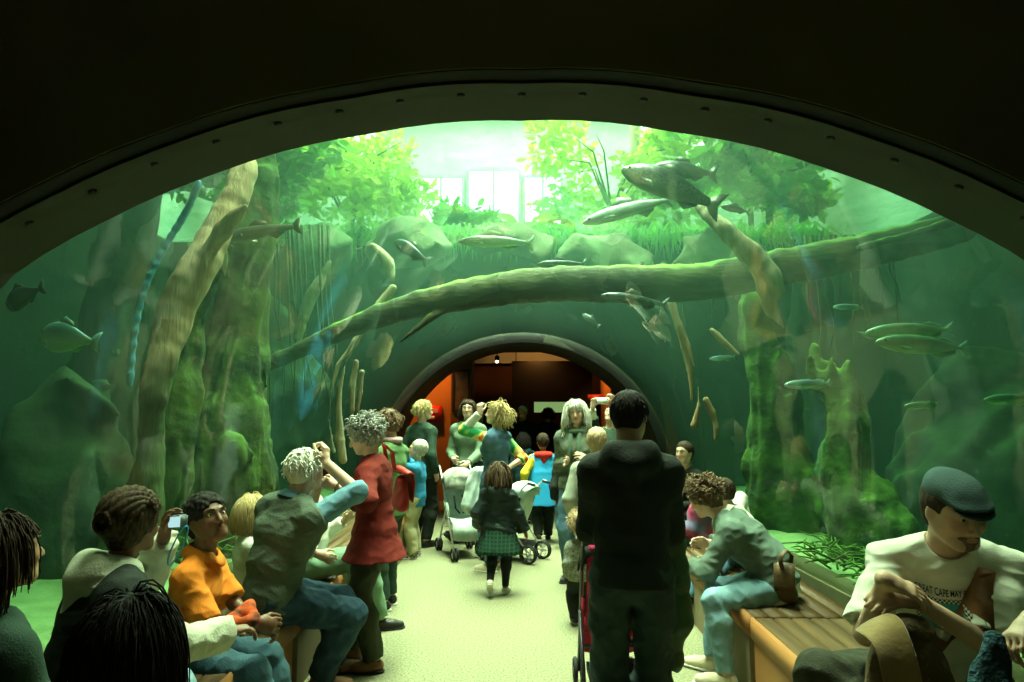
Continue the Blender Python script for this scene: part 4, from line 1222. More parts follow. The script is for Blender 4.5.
# ---- hair
def make_hair(b, root, style, col, seed=1, name='hair', n=None, L=None, r=None, h=.007):
    s_ = b.hs; Rm = b.Rh; c = b.hc; m = HM[col]; rr = random.Random(seed)
    def T(x, y, z): return c + Rm @ (V3(x, y, z) * s_)
    F = Field(c - .2 * s_, c + .2 * s_, h)
    th = {'short': .010, 'crop': .005, 'curly': .026, 'long': .012, 'bob': .014, 'locs': .010, 'braids': .020, 'fluffy': .030, 'bun': .012, 'afro': .019, 'mid': .018}[style]
    F.ell(T(0, -.020, .040), tuple((q + th) * s_ for q in (.073, .092, .078)), M=Rm, k=.01)
    if style not in ('crop',):
        F.ell(T(0, -.045, -.015), tuple((q + th * .6) * s_ for q in (.064, .062, .07)), M=Rm, k=.03)
    fz = .020 if style in ('short', 'crop', 'afro') else .012
    F.ell(T(0, .110, -.012), tuple(q * s_ for q in (.066 if style != 'bob' else .058, .078, .086)), M=Rm, k=.008, op='sub')
    F.ell(T(0, .02, -.120), tuple(q * s_ for q in (.10, .085, .085)), M=Rm, k=.01, op='sub')
    if style in ('short', 'crop', 'bun', 'afro'):
        for sg in (-1, 1): F.ell(T(sg * .085, .005, -.022), tuple(q * s_ for q in (.03, .03, .035)), M=Rm, k=.008, op='sub')
    F.plane(T(0, -.08, -.085 if style not in ('short', 'crop', 'afro') else -.065), Rm @ V3(0, 0, -1))
    if style == 'bun': F.ell(T(0, -.10, .06), (.035 * s_,) * 3, k=.02)
    amp = {'curly': .012, 'fluffy': .014, 'short': .003, 'afro': .006, 'crop': .0015}.get(style, .003)
    F.noise(amp, 60 if style in ('curly', 'fluffy') else (130 if style == 'afro' else 90), seed)
    V, Fc = F.mesh(); mb = MB(); mb.add([tuple(v) for v in V], [tuple(int(i) for i in f) for f in Fc])
    spec = {'afro': (0, 0, 0, 0), 'short': (160, .045, .0035, .2), 'crop': (0, 0, 0, 0), 'curly': (420, .075, .0058, .8), 'long': (300, .30, .0042, .08), 'bob': (700, .17, .0034, .12), 'mid': (320, .14, .005, .5),
            'locs': (75, .22, .0085, .12), 'braids': (0, 0, 0, 0), 'fluffy': (380, .08, .004, .9), 'bun': (120, .05, .003, .1)}[style]
    N_, LL, rad, curl = spec; N_ = n if n is not None else N_; LL = (L or LL) * s_; rad = (r or rad) * s_
    ctr = V3(0, -.020, .040) * s_; rx = (V3(.073, .092, .078) + th * .7) * s_
    down = Rm.T @ V3(0, 0, -1)
    for i in range(N_):
        while True:
            u = nrm([rr.gauss(0, 1), rr.gauss(0, 1), rr.gauss(0, 1)])
            if u[2] > -.45 and not (u[1] > .45 and u[2] < .55) and not (u[1] > .1 and u[2] < .12): break
        p = ctr + u * rx; pts = [p]; ns = 7; ph = rr.uniform(0, 6.28)
        v = nrm(u * .6 + V3(u[0], u[1], 0) * .5)
        for j in range(ns):
            g_ = .55 if style not in ('curly', 'fluffy') else .12
            v = nrm(v * .6 + down * g_ + V3(rr.gauss(0, 1), rr.gauss(0, 1), rr.gauss(0, 1)) * (.38 if curl >= .3 else (.12 if style == 'locs' else .05)))
            q = pts[-1] + v * LL / ns + curl * .010 * V3(cos(ph + j * 1.9), sin(ph + j * 1.9), .4 * cos(j * 2.3)) * s_
            # keep outside the head and off the face
            w = (q - ctr) / (rx * 1.02); wl = np.linalg.norm(w)
            if wl < 1: q = ctr + w / wl * rx * 1.02
            if q[1] > .035 * s_ and q[2] < .055 * s_ and abs(q[0]) < .078 * s_: q[0] = math.copysign(.078 * s_, q[0] if abs(q[0]) > 1e-4 else 1); q[1] = min(q[1], .030 * s_)
            if q[2] < -.06 * s_:       # neck column
                l = math.hypot(q[0], q[1] + .02 * s_)
                if l < .058 * s_: q[0] *= .058 * s_ / max(l, 1e-4)
            wp = c + Rm @ q
            # and off the shoulders and back
            rel = wp - b.neck; loc = b.Ru.T @ rel
            if loc[2] < .01 and abs(loc[0]) < b.sw and abs(loc[1]) < .115 * b.rg + .03:
                if loc[1] <= .02: loc[1] = -(.115 * b.rg + .035) * min(1, .35 - loc[2] * 8)
                else: loc[1] = (.10 * b.rg + .035) * min(1, .35 - loc[2] * 8)
                wp = b.neck + b.Ru @ loc; q = Rm.T @ (wp - c)
            pts.append(q)
        W_ = [Vector(c + Rm @ q) for q in pts]
        tp_ = [rad * (1 - .55 * (j / ns) ** 2) for j in range(ns + 1)] if style != 'locs' else [rad] * ns + [rad * .7]
        mb.tube(W_, tp_, 4 if N_ > 120 else 6)
    if style == 'braids':       # many thin braids swept up and back round a full crown
        for i in range(46):
            a = -1.45 + 2.9 * (i / 45); pts = []
            for j in range(14):
                t = j / 13; el = .25 + t * 3.1
                x = sin(a) * (1 - .25 * t) * cos(el * .5 - .1); y = cos(el); z = sin(el)
                d = nrm([sin(a) * 1.05, y * cos(a * .85), z * cos(a * .6)])
                pts.append(ctr + d * (rx + (.012 + .006 * sin(j * 2.2 + i)) * s_) + V3(0, -.012, .01) * s_)
            mb.tube([Vector(c + Rm @ q) for q in pts], [(.0070 + .0012 * (j % 2)) * s_ for j in range(14)], 6)
        for i in range(16):     # knot at the back
            a = i / 16 * 6.28; pts = []
            for j in range(10):
                q = a + j * .42; R0 = (.075 - .004 * j) * s_
                pts.append(V3(cos(q) * R0, -.105 * s_ - .05 * s_ * (j / 9), .028 * s_ + sin(q) * R0 * .95))
            mb.tube([Vector(c + Rm @ q) for q in pts], .0075 * s_, 6)
    return mb.build(name, m, root)

# ---- garments
def fbox(b, extra=.22):
    P = b.pts(); return P.min(0) - extra, P.max(0) + extra
def make_top(b, root, name, m, h, sleeve=1.95, hem=.03, off=.014, loose=.008, neck=.012, wr=.004, flare=0.0, seed=0, hood=None, hoodm=None, sleevem=None, collar=0.0, cut=True, puff=0.0, arms='LR', vneck=0.0):
    lo, hi = fbox(b); F = Field(lo, hi, h)
    add_torso(F, b, off, k=.035)
    if b.female and not b.bust and b.H > 1.5:
        for sg in (-1, 1): F.ell(b.chest + b.Ru @ V3(sg * .062 * b.k, .065 * b.rg, -.005), (.058 * b.rg + off * .6,) * 3, k=.05)
    up = nrm(b.waist - b.P)
    axis = b.Rl @ V3(0, 0, -1) if hem < .12 else V3(0, 0, -1)
    r = (.118 if b.female else .108) * b.rg + off
    if hem > 0: F.cap(b.P, b.P + axis * (hem + .02), r, r + flare, k=.03, flat=(b.Rl[:, 0], 1.28))
    if cut: F.plane(b.P + axis * hem, axis)
    for q in arms: add_arm(F, b, q, off * .8, k=.03, frac=sleeve, loose=loose)
    if puff:
        sl, G = F.block(F.lo, F.lo + F.h * F.n); F.a[sl] -= (puff * np.abs(np.sin(G[..., 2] * 62))).astype(np.float32) * (F.a[sl] < .1)
    if wr:
        F.noise(wr * .5, 13, seed, (1, 1, 1.9)); F.folds(wr * .65, 15, seed + 5, (.7, .7, 2.1)); F.folds(wr * .45, 34, seed + 2, (.8, 1.0, 1.7))
    rn = (.050 if b.female else .058) * (b.rg ** .5) * (.8 if b.H < 1.45 else 1)
    F.cap(b.neck + b.Ru @ V3(0, .01, .012), b.hc, rn + neck, rn + neck + .03, k=.006, op='sub')
    if vneck: F.cap(b.neck + b.Ru @ V3(0, .06, .02), b.chest + b.Ru @ V3(0, .16 * b.rg, .10 * b.k - vneck), .03, .012, k=.01, op='sub')
    if hood == 'down':
        for sg in (-1, 1):
            F.cap(b.neck + b.Ru @ V3(sg * .082 * b.k, .035, .015), b.neck + b.Ru @ V3(sg * .075 * b.k, -.070, .0), .026, .036, k=.05)
        F.cap(b.neck + b.Ru @ V3(.075, -.085, .01) * b.k, b.neck + b.Ru @ V3(-.075, -.085, .01) * b.k, .042 * b.k, k=.05)
        F.cap(b.neck + b.Ru @ V3(.075, -.10, -.045) * b.k, b.neck + b.Ru @ V3(-.075, -.10, -.045) * b.k, .040 * b.k, k=.06)
        F.cap(b.neck + b.Ru @ V3(0, -.11, -.06) * b.k, b.neck + b.Ru @ V3(0, -.105, -.15) * b.k, .06 * b.k, .03 * b.k, k=.04)
        F.cap(b.neck + b.Ru @ V3(.05, -.052, .03) * b.k, b.neck + b.Ru @ V3(-.05, -.052, .03) * b.k, .012 * b.k, k=.02, op='sub')
    o = F.build(name, m, root, smooth=1)
    if collar:
        mb = MB(); n = 20; rows = []
        for j, (rr, zz) in enumerate(((rn + .010, .028), (rn + .014, .05), (rn + .026 + collar * .4, .030), (rn + .040 + collar, .008))):
            rows.append([Vector(b.neck + b.Ru @ V3(rr * sin(2 * pi * i / n), .006 + rr * 1.05 * cos(2 * pi * i / n), zz - .02 * (cos(2 * pi * i / n) > .9) - .012 * (1 + cos(2 * pi * i / n)))) for i in range(n)])
        mb.grid(rows, close_u=True); mb.build('collar', hoodm or m, o, solid=.004)
    return o
def make_pants(b, root, name, m, h, leg=1.96, off=.012, loose=.012, wr=.005, seed=3, top=.06):
    lo, hi = fbox(b); hi = np.array([hi[0], hi[1], max(b.waist[2], b.kn['L'][2], b.kn['R'][2]) + .2]); F = Field(lo, hi, h)
    r = (.118 if b.female else .108) * b.rg + off
    F.cap(b.P, b.waist, r, r * .9, k=.03, flat=(b.Rl[:, 0], 1.28))
    F.cap(b.P + V3(0, 0, -.03), b.P, r * .96, r, k=.03, flat=(b.Rl[:, 0], 1.26))
    F.plane(b.P + b.Rl @ V3(0, 0, top), b.Rl @ V3(0, 0, 1))
    for q in 'LR': add_leg(F, b, q, off, k=.035, frac=leg, loose=loose)
    if wr: F.noise(wr * .6, 18, seed, (1, 1, 1.6)); F.folds(wr, 19, seed + 1, (.9, .9, 1.5)); F.folds(wr * .5, 40, seed + 4)
    return F.build(name, m, root)
def make_skirt(b, root, name, m, length, r1, pleat=.0, npl=22, top=.04):
    mb = MB(); rows = []; n = npl * 4
    for j in range(9):
        t = j / 8; z = top - (length + top) * t
        row = []
        for i in range(n):
            a = 2 * pi * i / n
            rr = (.118 * b.rg + .02) * (1 - t) + r1 * t + pleat * t * abs(((i / 4) % 1) - .5) * 2
            row.append(Vector(b.P + V3(rr * 1.25 * cos(a), rr * sin(a), z + .006 * sin(a * 3))))
        rows.append(row)
    mb.grid(rows, close_u=True)
    return mb.build(name, m, root, solid=.004)
def make_shoes(b, root, m, solem, h=.006, boot=0.0, name='shoe'):
    for q in 'LR':
        A = b.an[q]; f = b.ft[q]; k = b.k
        F = Field(A - .26 * k, A + .26 * k, h)
        def T(x, y, z): return A + f @ (V3(x, y, z) * k)
        F.cap(T(0, -.028, -.035), T(0, .10, -.048), .040 * k, .040 * k, k=.02)
        F.cap(T(0, .06, -.050), T(0, .155, -.056), .043 * k, .034 * k, k=.02)
        F.cap(T(0, 0, .0 + boot), T(0, 0, -.03), .046 * k, .044 * k, k=.02, caps=(.0, None))
        F.plane(T(0, 0, -.070), f @ V3(0, 0, -1))
        if not boot: F.plane(T(0, 0, .012), f @ V3(0, -.2, 1))
        o = F.build(name, m, root)
        F = Field(A - .28 * k, A + .28 * k, h)
        F.cap(T(0, -.030, -.070), T(0, .10, -.070), .044 * k, .043 * k, k=.02); F.cap(T(0, .06, -.070), T(0, .158, -.070), .047 * k, .040 * k, k=.02)
        F.plane(T(0, 0, -.062), f @ V3(0, 0, 1)); F.plane(T(0, 0, -.078), f @ V3(0, 0, -1))
        F.build('sole', solem, o)

M_solew = mat('white_sole', (.62, .62, .55), .6); M_soled = mat('dark_sole', (.02, .018, .015), .7)
def person(label, xy, face, H, skin='light', hair=('short', 'dark'), h=.007, z0=0.0, eyes=True, **kw):
    root = thing('person', label, 'person', (xy[0], xy[1], z0), R_(face))
    b = Body(H, **kw); b.root = root; b.hairm = HM[hair[1]] if hair else HM['dark']; b.h = h
    b.bodyo = make_body(b, root, skin, h)
    if eyes: make_eyes(b, root)
    if hair: b.hairo = make_hair(b, root, hair[0], hair[1], seed=int(abs(xy[0] * 31 + xy[1] * 17)), h=.0045 if hair[0] == 'afro' else max(h, .006), **(hair[2] if len(hair) > 2 else {}))
    return b
def loc(b, p):
    """world point to the figure's own frame"""
    r = b.root if isinstance(b, Body) else b
    v = Matrix.Rotation(-r.rotation_euler.z, 3, 'Z') @ (Vector(p) - Vector(r.location)); return np.array(v)
def toloc(xy, face, p, z0=0.0):
    v = Matrix.Rotation(-R_(face), 3, 'Z') @ (Vector(p) - Vector((xy[0], xy[1], z0))); return tuple(v)
# ------------------------------------------------------------------ the visitors
BH = .45     # bench top
def seat(H, d=.0, up=0.0): return (0, d, BH + .095 * H / 1.7 + up)
def W(xy, f, px, py, Y): return toloc(xy, f, pix(px, py, Y))
def PZ(xy, f, px, py, z=.08):
    a = pix(px, py, 1.0); e = Vector((0, 0, EYE)); d = a - e; return toloc(xy, f, e + d * ((z - EYE) / d.z))
jeans = cloth('blue_denim', (.06, .13, .20), (.10, .20, .28), sc=9); jeansl = cloth('light_denim', (.16, .30, .36), (.25, .42, .48), sc=9)
darkc = cloth('black_cloth', (.010, .014, .010), (.018, .024, .018)); dgreen = cloth('dark_green_cloth', (.02, .045, .03), (.03, .06, .04))
M_leather = mat('brown_leather', (.17, .075, .03), .55, (.24, .11, .045), 9, .2, 60); M_blackshoe = mat('black_leather', (.015, .014, .012), .45)
M_canvas = mat('pale_canvas', (.55, .48, .33), .8, (.64, .57, .42), 12, .2, 90); M_white = cloth('white_cloth', (.66, .67, .55), (.74, .74, .64))

# --- woman in the red cardigan, standing in profile
xy = (-.98, 4.62); f = 86
b = person('woman with curly grey hair in a long red cardigan standing at the left bench', xy, f, 1.60, 'fair', ('curly', 'grey'), h=.006, female=True,
    lean=3, head=(4, -22, 0), hands={'L': W(xy, f, 335, 485, 4.28), 'R': W(xy, f, 336, 478, 4.72)}, poles={'L': (-.1, -1, -.5), 'R': (.3, -.4, -.8)},
    hand_dir={'L': W((0, 0), f, 512, 341, 1) if False else (0, 1, .25), 'R': (0, .9, .5)}, palm={'L': (1, 0, -.2), 'R': (-1, 0, -.2)}, grip=.55,
    feet={'L': (-.10, -.04, .075), 'R': (.10, .16, .075)})
M_card = cloth('red_knit', (.14, .010, .007), (.18, .016, .01), fs=220, bump=.4)
t_ = make_top(b, b.root, 'cardigan', M_card, .006, sleeve=1.70, hem=.15, off=.030, loose=.006, flare=.075, wr=.005, vneck=.10)
make_top(b, b.root, 'blouse', cloth('black_print', (.02, .022, .02), (.10, .12, .06), sc=30), .008, sleeve=.1, hem=.0, off=-.001, neck=.006, wr=0)
make_pants(b, b.root, 'trousers', cloth('olive_trousers', (.035, .040, .022), (.05, .055, .032)), .007, loose=.018, off=.014)
make_shoes(b, b.root, M_leather, M_soled)
mb = MB()
for i in range(14):
    a = i / 14 * 6.283; w = b.wr['L'] - nrm(b.wr['L'] - b.el['L']) * .02
    u = nrm(np.cross(nrm(b.wr['L'] - b.el['L']), (0, 0, 1))); v = np.cross(nrm(b.wr['L'] - b.el['L']), u)
    mb.ball(Vector(w + (u * cos(a) + v * sin(a)) * .031), .007, 8, 6)
mb.build('bracelet', mat('bead', (.25, .16, .06), .3), b.root)

# --- man in the grey vest on the left bench, camera at his eye
xy = (-1.44, 4.02); f = -62
b = person('white-haired man in a dark grey vest and blue shirt seated on the left bench', xy, f, 1.80, 'fair', ('mid', 'white', dict(L=.07)), h=.006,
    pelvis=seat(1.8, 0, .06), lean=9, curl=6, twist=30, side=6, head=(22, -8, 0), girth=1.12,
    hands={'R': W(xy, f, 325, 462, 4.12), 'L': W(xy, f, 322, 470, 4.38)}, poles={'R': (.5, .5, -1.0), 'L': (-.6, .6, -.6)}, grip=.7,
    hand_dir={'R': (-.2, .1, 1), 'L': (.2, .1, 1)}, palm={'R': (-.6, -.7, 0), 'L': (.6, -.7, 0)},
    feet={'R': toloc(xy, f, (-1.20, 4.20, .085)), 'L': toloc(xy, f, (-1.20, 4.46, .085))}, kpoles={'R': toloc((0, 0), f, (1, 0, 1.0)), 'L': toloc((0, 0), f, (1, .1, 1.0))})
M_vest = cloth('grey_fleece', (.075, .10, .07), (.095, .125, .09), fs=90)
blues = cloth('blue_shirt', (.10, .22, .30), (.14, .28, .36))
make_top(b, b.root, 'shirt', blues, .006, sleeve=1.05, hem=.02, off=.012, loose=.024, collar=.006, wr=.006)
make_top(b, b.root, 'vest', M_vest, .006, sleeve=.12, hem=.06, off=.026, wr=.007, collar=.004, seed=4)
make_pants(b, b.root, 'jeans', cloth('dark_denim', (.015, .04, .065), (.03, .07, .095), sc=9), .007, loose=.016, wr=.008)
make_shoes(b, b.root, M_leather, M_soled)
mb = MB(); R0 = b.Rl
rows = [[Vector(b.P + R0 @ V3(.162 * sin(a) * 1.0, .128 * cos(a), z)) for a in [2 * pi * i / 28 for i in range(28)]] for z in (.045, .08)]
mb.grid(rows, close_u=True); mb.build('belt', M_leather, b.root, solid=.006)

# --- boy in orange
xy = (-1.66, 3.42); f = -84
b = person('boy in an orange polo shirt seated on the left bench looking up', xy, f, 1.50, 'dark', ('afro', 'black'), h=.005,
    pelvis=seat(1.46, .02, -.03), headk=1.06, lean=9, head=(-44, 16, 4), hands={'R': W(xy, f, 258, 622, 3.30), 'L': W(xy, f, 262, 626, 3.42)}, poles={'R': (.5, -.5, -.7), 'L': (-.4, -.5, -.7)},
    hand_dir={'R': (-.3, 1, -.3), 'L': (.4, 1, -.3)}, palm={'R': (-1, 0, -.4), 'L': (1, 0, -.2)}, grip=.6,
    feet={'R': (.10, .50, .09), 'L': (-.12, .52, .09)}, kpoles={'R': (.25, 1, .6), 'L': (-.15, 1, .6)})
M_or = cloth('orange_polo', (.66, .17, .012), (.74, .22, .02), fs=200)
make_top(b, b.root, 'polo_shirt', M_or, .005, sleeve=.92, hem=.05, off=.018, loose=.016, collar=.012, wr=.007, vneck=.04)
make_pants(b, b.root, 'jeans', cloth('deep_teal_denim', (.03, .075, .10), (.05, .11, .14), sc=9), .006, loose=.012, wr=.006)
make_shoes(b, b.root, M_leather, M_soled)

# --- woman with braids and a pocket camera
xy = (-1.68, 2.66); f = -42
b = person('woman with swept-up braids in a cream hooded jacket holding a camera on the left', xy, f, 1.68, 'brown', ('braids', 'locs'), h=.006, female=True, eyes=False,
    pelvis=seat(1.68), lean=10, curl=6, head=(26, -2, 4), hands={'L': W(xy, f, 164, 536, 2.98), 'R': W(xy, f, 228, 632, 2.90)}, poles={'L': (-.7, -.2, -.9), 'R': (.8, -.2, -.8)},
    hand_dir={'L': (.1, .1, 1), 'R': (.0, 1, 0)}, palm={'L': (.8, .5, .1), 'R': (0, 0, -1)}, grip=.45,
    feet={'R': (.16, .50, .08), 'L': (-.12, .52, .08)}, kpoles={'R': (.3, 1, .5), 'L': (-.1, 1, .5)})
M_cream = cloth('cream_jacket', (.50, .50, .38), (.60, .60, .46), fs=120)
make_top(b, b.root, 'jacket', M_cream, .006, sleeve=1.9, hem=.08, off=.030, loose=.022, wr=.010, hood='down')
make_top(b, b.root, 'vest', cloth('black_vest', (.02, .025, .02)), .007, sleeve=.35, hem=.02, off=.040, wr=.006, neck=.05)
make_pants(b, b.root, 'jeans', jeansl, .007, loose=.014, wr=.007)
make_shoes(b, b.root, M_blackshoe, M_soled)

# --- dark-haired sitter close to us and the figure at the left edge
xy = (-1.06, 1.70); f = -20
b = person('person with long black hair and black clothes seated closest at lower left', xy, f, 1.50, 'tan', ('long', 'black', dict(n=1100, L=.24, r=.0032)), h=.007, female=True, eyes=False,
    pelvis=(0, 0, .46), lean=12, head=(0, -8, 0), feet={'R': (.12, .4, .08), 'L': (-.12, .42, .08)}, hands={'R': (.15, .3, .55), 'L': (-.15, .3, .55)})
make_top(b, b.root, 'jacket', darkc, .008, hem=.08, off=.028, loose=.015)
make_pants(b, b.root, 'trousers', darkc, .010); make_shoes(b, b.root, M_blackshoe, M_soled)
xy = (-1.60, 2.02); f = -30
b = person('dark-haired person in a dark jacket cut by the left edge of the picture', xy, f, 1.70, 'tan', ('bob', 'dark'), h=.007, female=True,
    pelvis=seat(1.7), lean=5, head=(0, 5, 0), feet={'R': (.12, .45, .08), 'L': (-.12, .45, .08)}, hands={'R': (.12, .35, .62), 'L': (-.12, .35, .62)})
make_top(b, b.root, 'jacket', dgreen, .008, hem=.08, off=.028, loose=.015)
make_pants(b, b.root, 'trousers', darkc, .010); make_shoes(b, b.root, M_blackshoe, M_soled)

# --- child tucked behind the vest man, and the sitter beyond him
xy = (-1.76, 4.46); f = -60
b = person('small blond child half hidden on the bench behind the grey vest man', xy, f, 1.16, 'fair', ('bob', 'blond'), h=.009, pelvis=seat(1.16), feet={'R': (.06, .30, .25), 'L': (-.06, .30, .25)}, hands={'R': (.05, .2, .6), 'L': (-.05, .2, .6)})
make_top(b, b.root, 'shirt', M_white, .009); make_pants(b, b.root, 'trousers', dgreen, .010); make_shoes(b, b.root, M_blackshoe, M_soled, h=.009)
xy = (-1.55, 5.12); f = -80
b = person('sitter in pale green jeans and white top beyond the grey vest man', xy, f, 1.70, 'light', ('short', 'brown'), h=.009, pelvis=seat(1.7), lean=-4,
    feet={'R': W(xy, f, 352, 612, 5.0), 'L': (-.15, .5, .08)}, kpoles={'R': (.1, .6, 1), 'L': (0, 1, .5)}, hands={'R': W(xy, f, 318, 554, 4.80), 'L': W(xy, f, 345, 520, 5.15)})
make_top(b, b.root, 'shirt', M_white, .009, sleeve=1.9, loose=.01); make_pants(b, b.root, 'jeans', cloth('green_denim', (.14, .26, .16), (.2, .34, .22)), .009)
make_shoes(b, b.root, M_blackshoe, M_soled, h=.009)

# --- woman in the green tee behind the cardigan woman
xy = (-1.13, 5.95); f = 70
b = person('woman in a green T-shirt with a pink scarf behind the red cardigan', xy, f, 1.66, 'fair', ('mid', 'brown', dict(L=.10)), h=.008, female=True, head=(5, -20, 0),
    hands={'L': (-.12, .25, .95), 'R': (.1, .3, .98)}, feet={'L': (-.09, .0, .075), 'R': (.10, .05, .075)})
make_top(b, b.root, 't_shirt', cloth('green_tee', (.10, .20, .08), (.13, .25, .10)), .008, sleeve=.8, hem=.1, off=.016, loose=.012)
make_pants(b, b.root, 'trousers', dgreen, .009); make_shoes(b, b.root, M_blackshoe, M_solew, h=.008)
mb = MB(); mb.torus(Vector(b.neck + V3(0, .01, .03)), .075, .026, 'Z', 24, 8); mb.tube([Vector(b.neck + V3(.03, .08, .01)), Vector(b.neck + V3(.04, .12, -.1)), Vector(b.neck + V3(.04, .13, -.22))], [.025, .03, .035], 8, flat=.5)
mb.build('scarf', cloth('pink_scarf', (.62, .42, .42)), b.root)

# --- blond woman and the boy in blue
xy = (-1.26, 8.6); f = -35
b = person('woman with short blond hair in a dark top with her back to us at left', xy, f, 1.80, 'fair', ('mid', 'blond', dict(L=.09)), h=.009, female=True, head=(-30, -4, 0))
make_top(b, b.root, 'sweater', dgreen, .009, hem=.12, off=.02); make_pants(b, b.root, 'trousers', darkc, .010); make_shoes(b, b.root, M_blackshoe, M_soled, h=.009)
xy = (-1.22, 7.95); f = 85
b = person('boy in a blue shirt and khaki trousers with hands at his face', xy, f, 1.28, 'fair', ('short', 'blond'), h=.008, head=(10, 8, 0), lean=-3,
    hands={'L': (-.06, .17, 1.13), 'R': (.07, .17, 1.14)}, poles={'L': (-1, .2, -.3), 'R': (1, .2, -.3)}, hand_dir={'L': (.3, .0, 1), 'R': (-.3, 0, 1)}, palm={'L': (0, -1, 0), 'R': (0, -1, 0)}, grip=.3)
make_top(b, b.root, 'shirt', cloth('bright_blue', (.02, .16, .30), (.03, .20, .36)), .008, hem=.10, off=.018, loose=.012)
make_pants(b, b.root, 'trousers', cloth('khaki', (.38, .36, .20), (.46, .43, .26)), .008, loose=.014)
make_shoes(b, b.root, cloth('dark_sneaker', (.06, .055, .05), (.6, .58, .5), sc=40), M_solew, h=.007)
# cream patterned cap hood on the boy's head
F = Field(b.hc - .18, b.hc + .18, .008)
F.ell(b.hc + b.Rh @ V3(0, -.03, .045) * b.hs, tuple(q * b.hs for q in (.098, .112, .10)), M=b.Rh); F.ell(b.hc + b.Rh @ V3(0, .12, -.03) * b.hs, (.08, .09, .10), M=b.Rh, k=.01, op='sub'); F.noise(.004, 40)
F.build('knit_hat', cloth('cream_knit', (.66, .62, .50), (.30, .26, .24), sc=22), b.root)

# --- woman in grey green dress, far
xy = (-.70, 8.9); f = 168
b = person('dark-haired woman in a grey green long-sleeved top facing us at the tunnel mouth', xy, f, 1.82, 'fair', ('long', 'dark', dict(L=.20)), h=.009, female=True, girth=1.08,
    hands={'L': (-.10, .32, 1.02), 'R': (.12, .24, 1.06)}, head=(8, 2, 0))
make_top(b, b.root, 'tunic', cloth('grey_green_knit', (.13, .20, .13), (.16, .24, .16)), .009, hem=.14, off=.016, loose=.006, flare=.04, vneck=.03)
make_skirt(b, b.root, 'skirt', darkc, .55, .22, .01); make_pants(b, b.root, 'leggings', darkc, .010); make_shoes(b, b.root, M_blackshoe, M_soled, h=.009)

# --- woman in tie-dye pushing a stroller
xy = (-.28, 7.35); f = 62
tie = bpy.data.materials.new('tie_dye'); tie.use_nodes = True
N = tie.node_tree.nodes; L = tie.node_tree.links; bs = N['Principled BSDF']; bs.inputs['Roughness'].default_value = .85
tc = N.new('ShaderNodeTexCoord'); no = N.new('ShaderNodeTexNoise'); no.inputs['Scale'].default_value = 5.0; no.inputs['Distortion'].default_value = 1.2; no.inputs['Detail'].default_value = 1
cr = N.new('ShaderNodeValToRGB'); cr.color_ramp.elements[0].color = (.02, .35, .12, 1); cr.color_ramp.elements[0].position = .36
cr.color_ramp.elements[1].color = (.75, .05, .02, 1); cr.color_ramp.elements[1].position = .66
for p_, c_ in ((.42, (.35, .60, .10, 1)), (.47, (.80, .70, .08, 1)), (.53, (.80, .72, .30, 1)), (.58, (.85, .30, .03, 1))):
    e_ = cr.color_ramp.elements.new(p_); e_.color = c_
L.new(tc.outputs['Object'], no.inputs['Vector']); L.new(no.outputs['Fac'], cr.inputs[0]); L.new(cr.outputs[0], bs.inputs['Base Color'])
b = person('woman with long blond hair in a tie-dyed shirt and denim vest raising one arm', xy, f, 1.75, 'fair', ('mid', 'blond', dict(L=.17)), h=.008, female=True, head=(40, 8, 0), lean=-2,
    hands={'L': W(xy, f, 480, 413, 7.2), 'R': W(xy, f, 508, 468, 7.3)}, poles={'L': (-.2, .8, -1), 'R': (.5, -.6, -.6)}, hand_dir={'L': (.1, .1, 1)}, grip=.7)
make_top(b, b.root, 'tie_dyed_shirt', tie, .008, sleeve=1.25, hem=.12, off=.014, loose=.014)
F = Field(b.pts().min(0) - .2, b.pts().max(0) + .2, .008); add_arm(F, b, 'L', .010, frac=1.95, loose=.008)
F.a[:] = np.maximum(F.a, -F.a * 0 - 1)
F.build('white_sleeve', M_white, b.root)
make_top(b, b.root, 'denim_vest', jeans, .009, sleeve=.04, hem=.20, off=.026, flare=.03, neck=.03, wr=.006)
make_pants(b, b.root, 'trousers', jeans, .010); make_shoes(b, b.root, M_canvas, M_solew, h=.009)

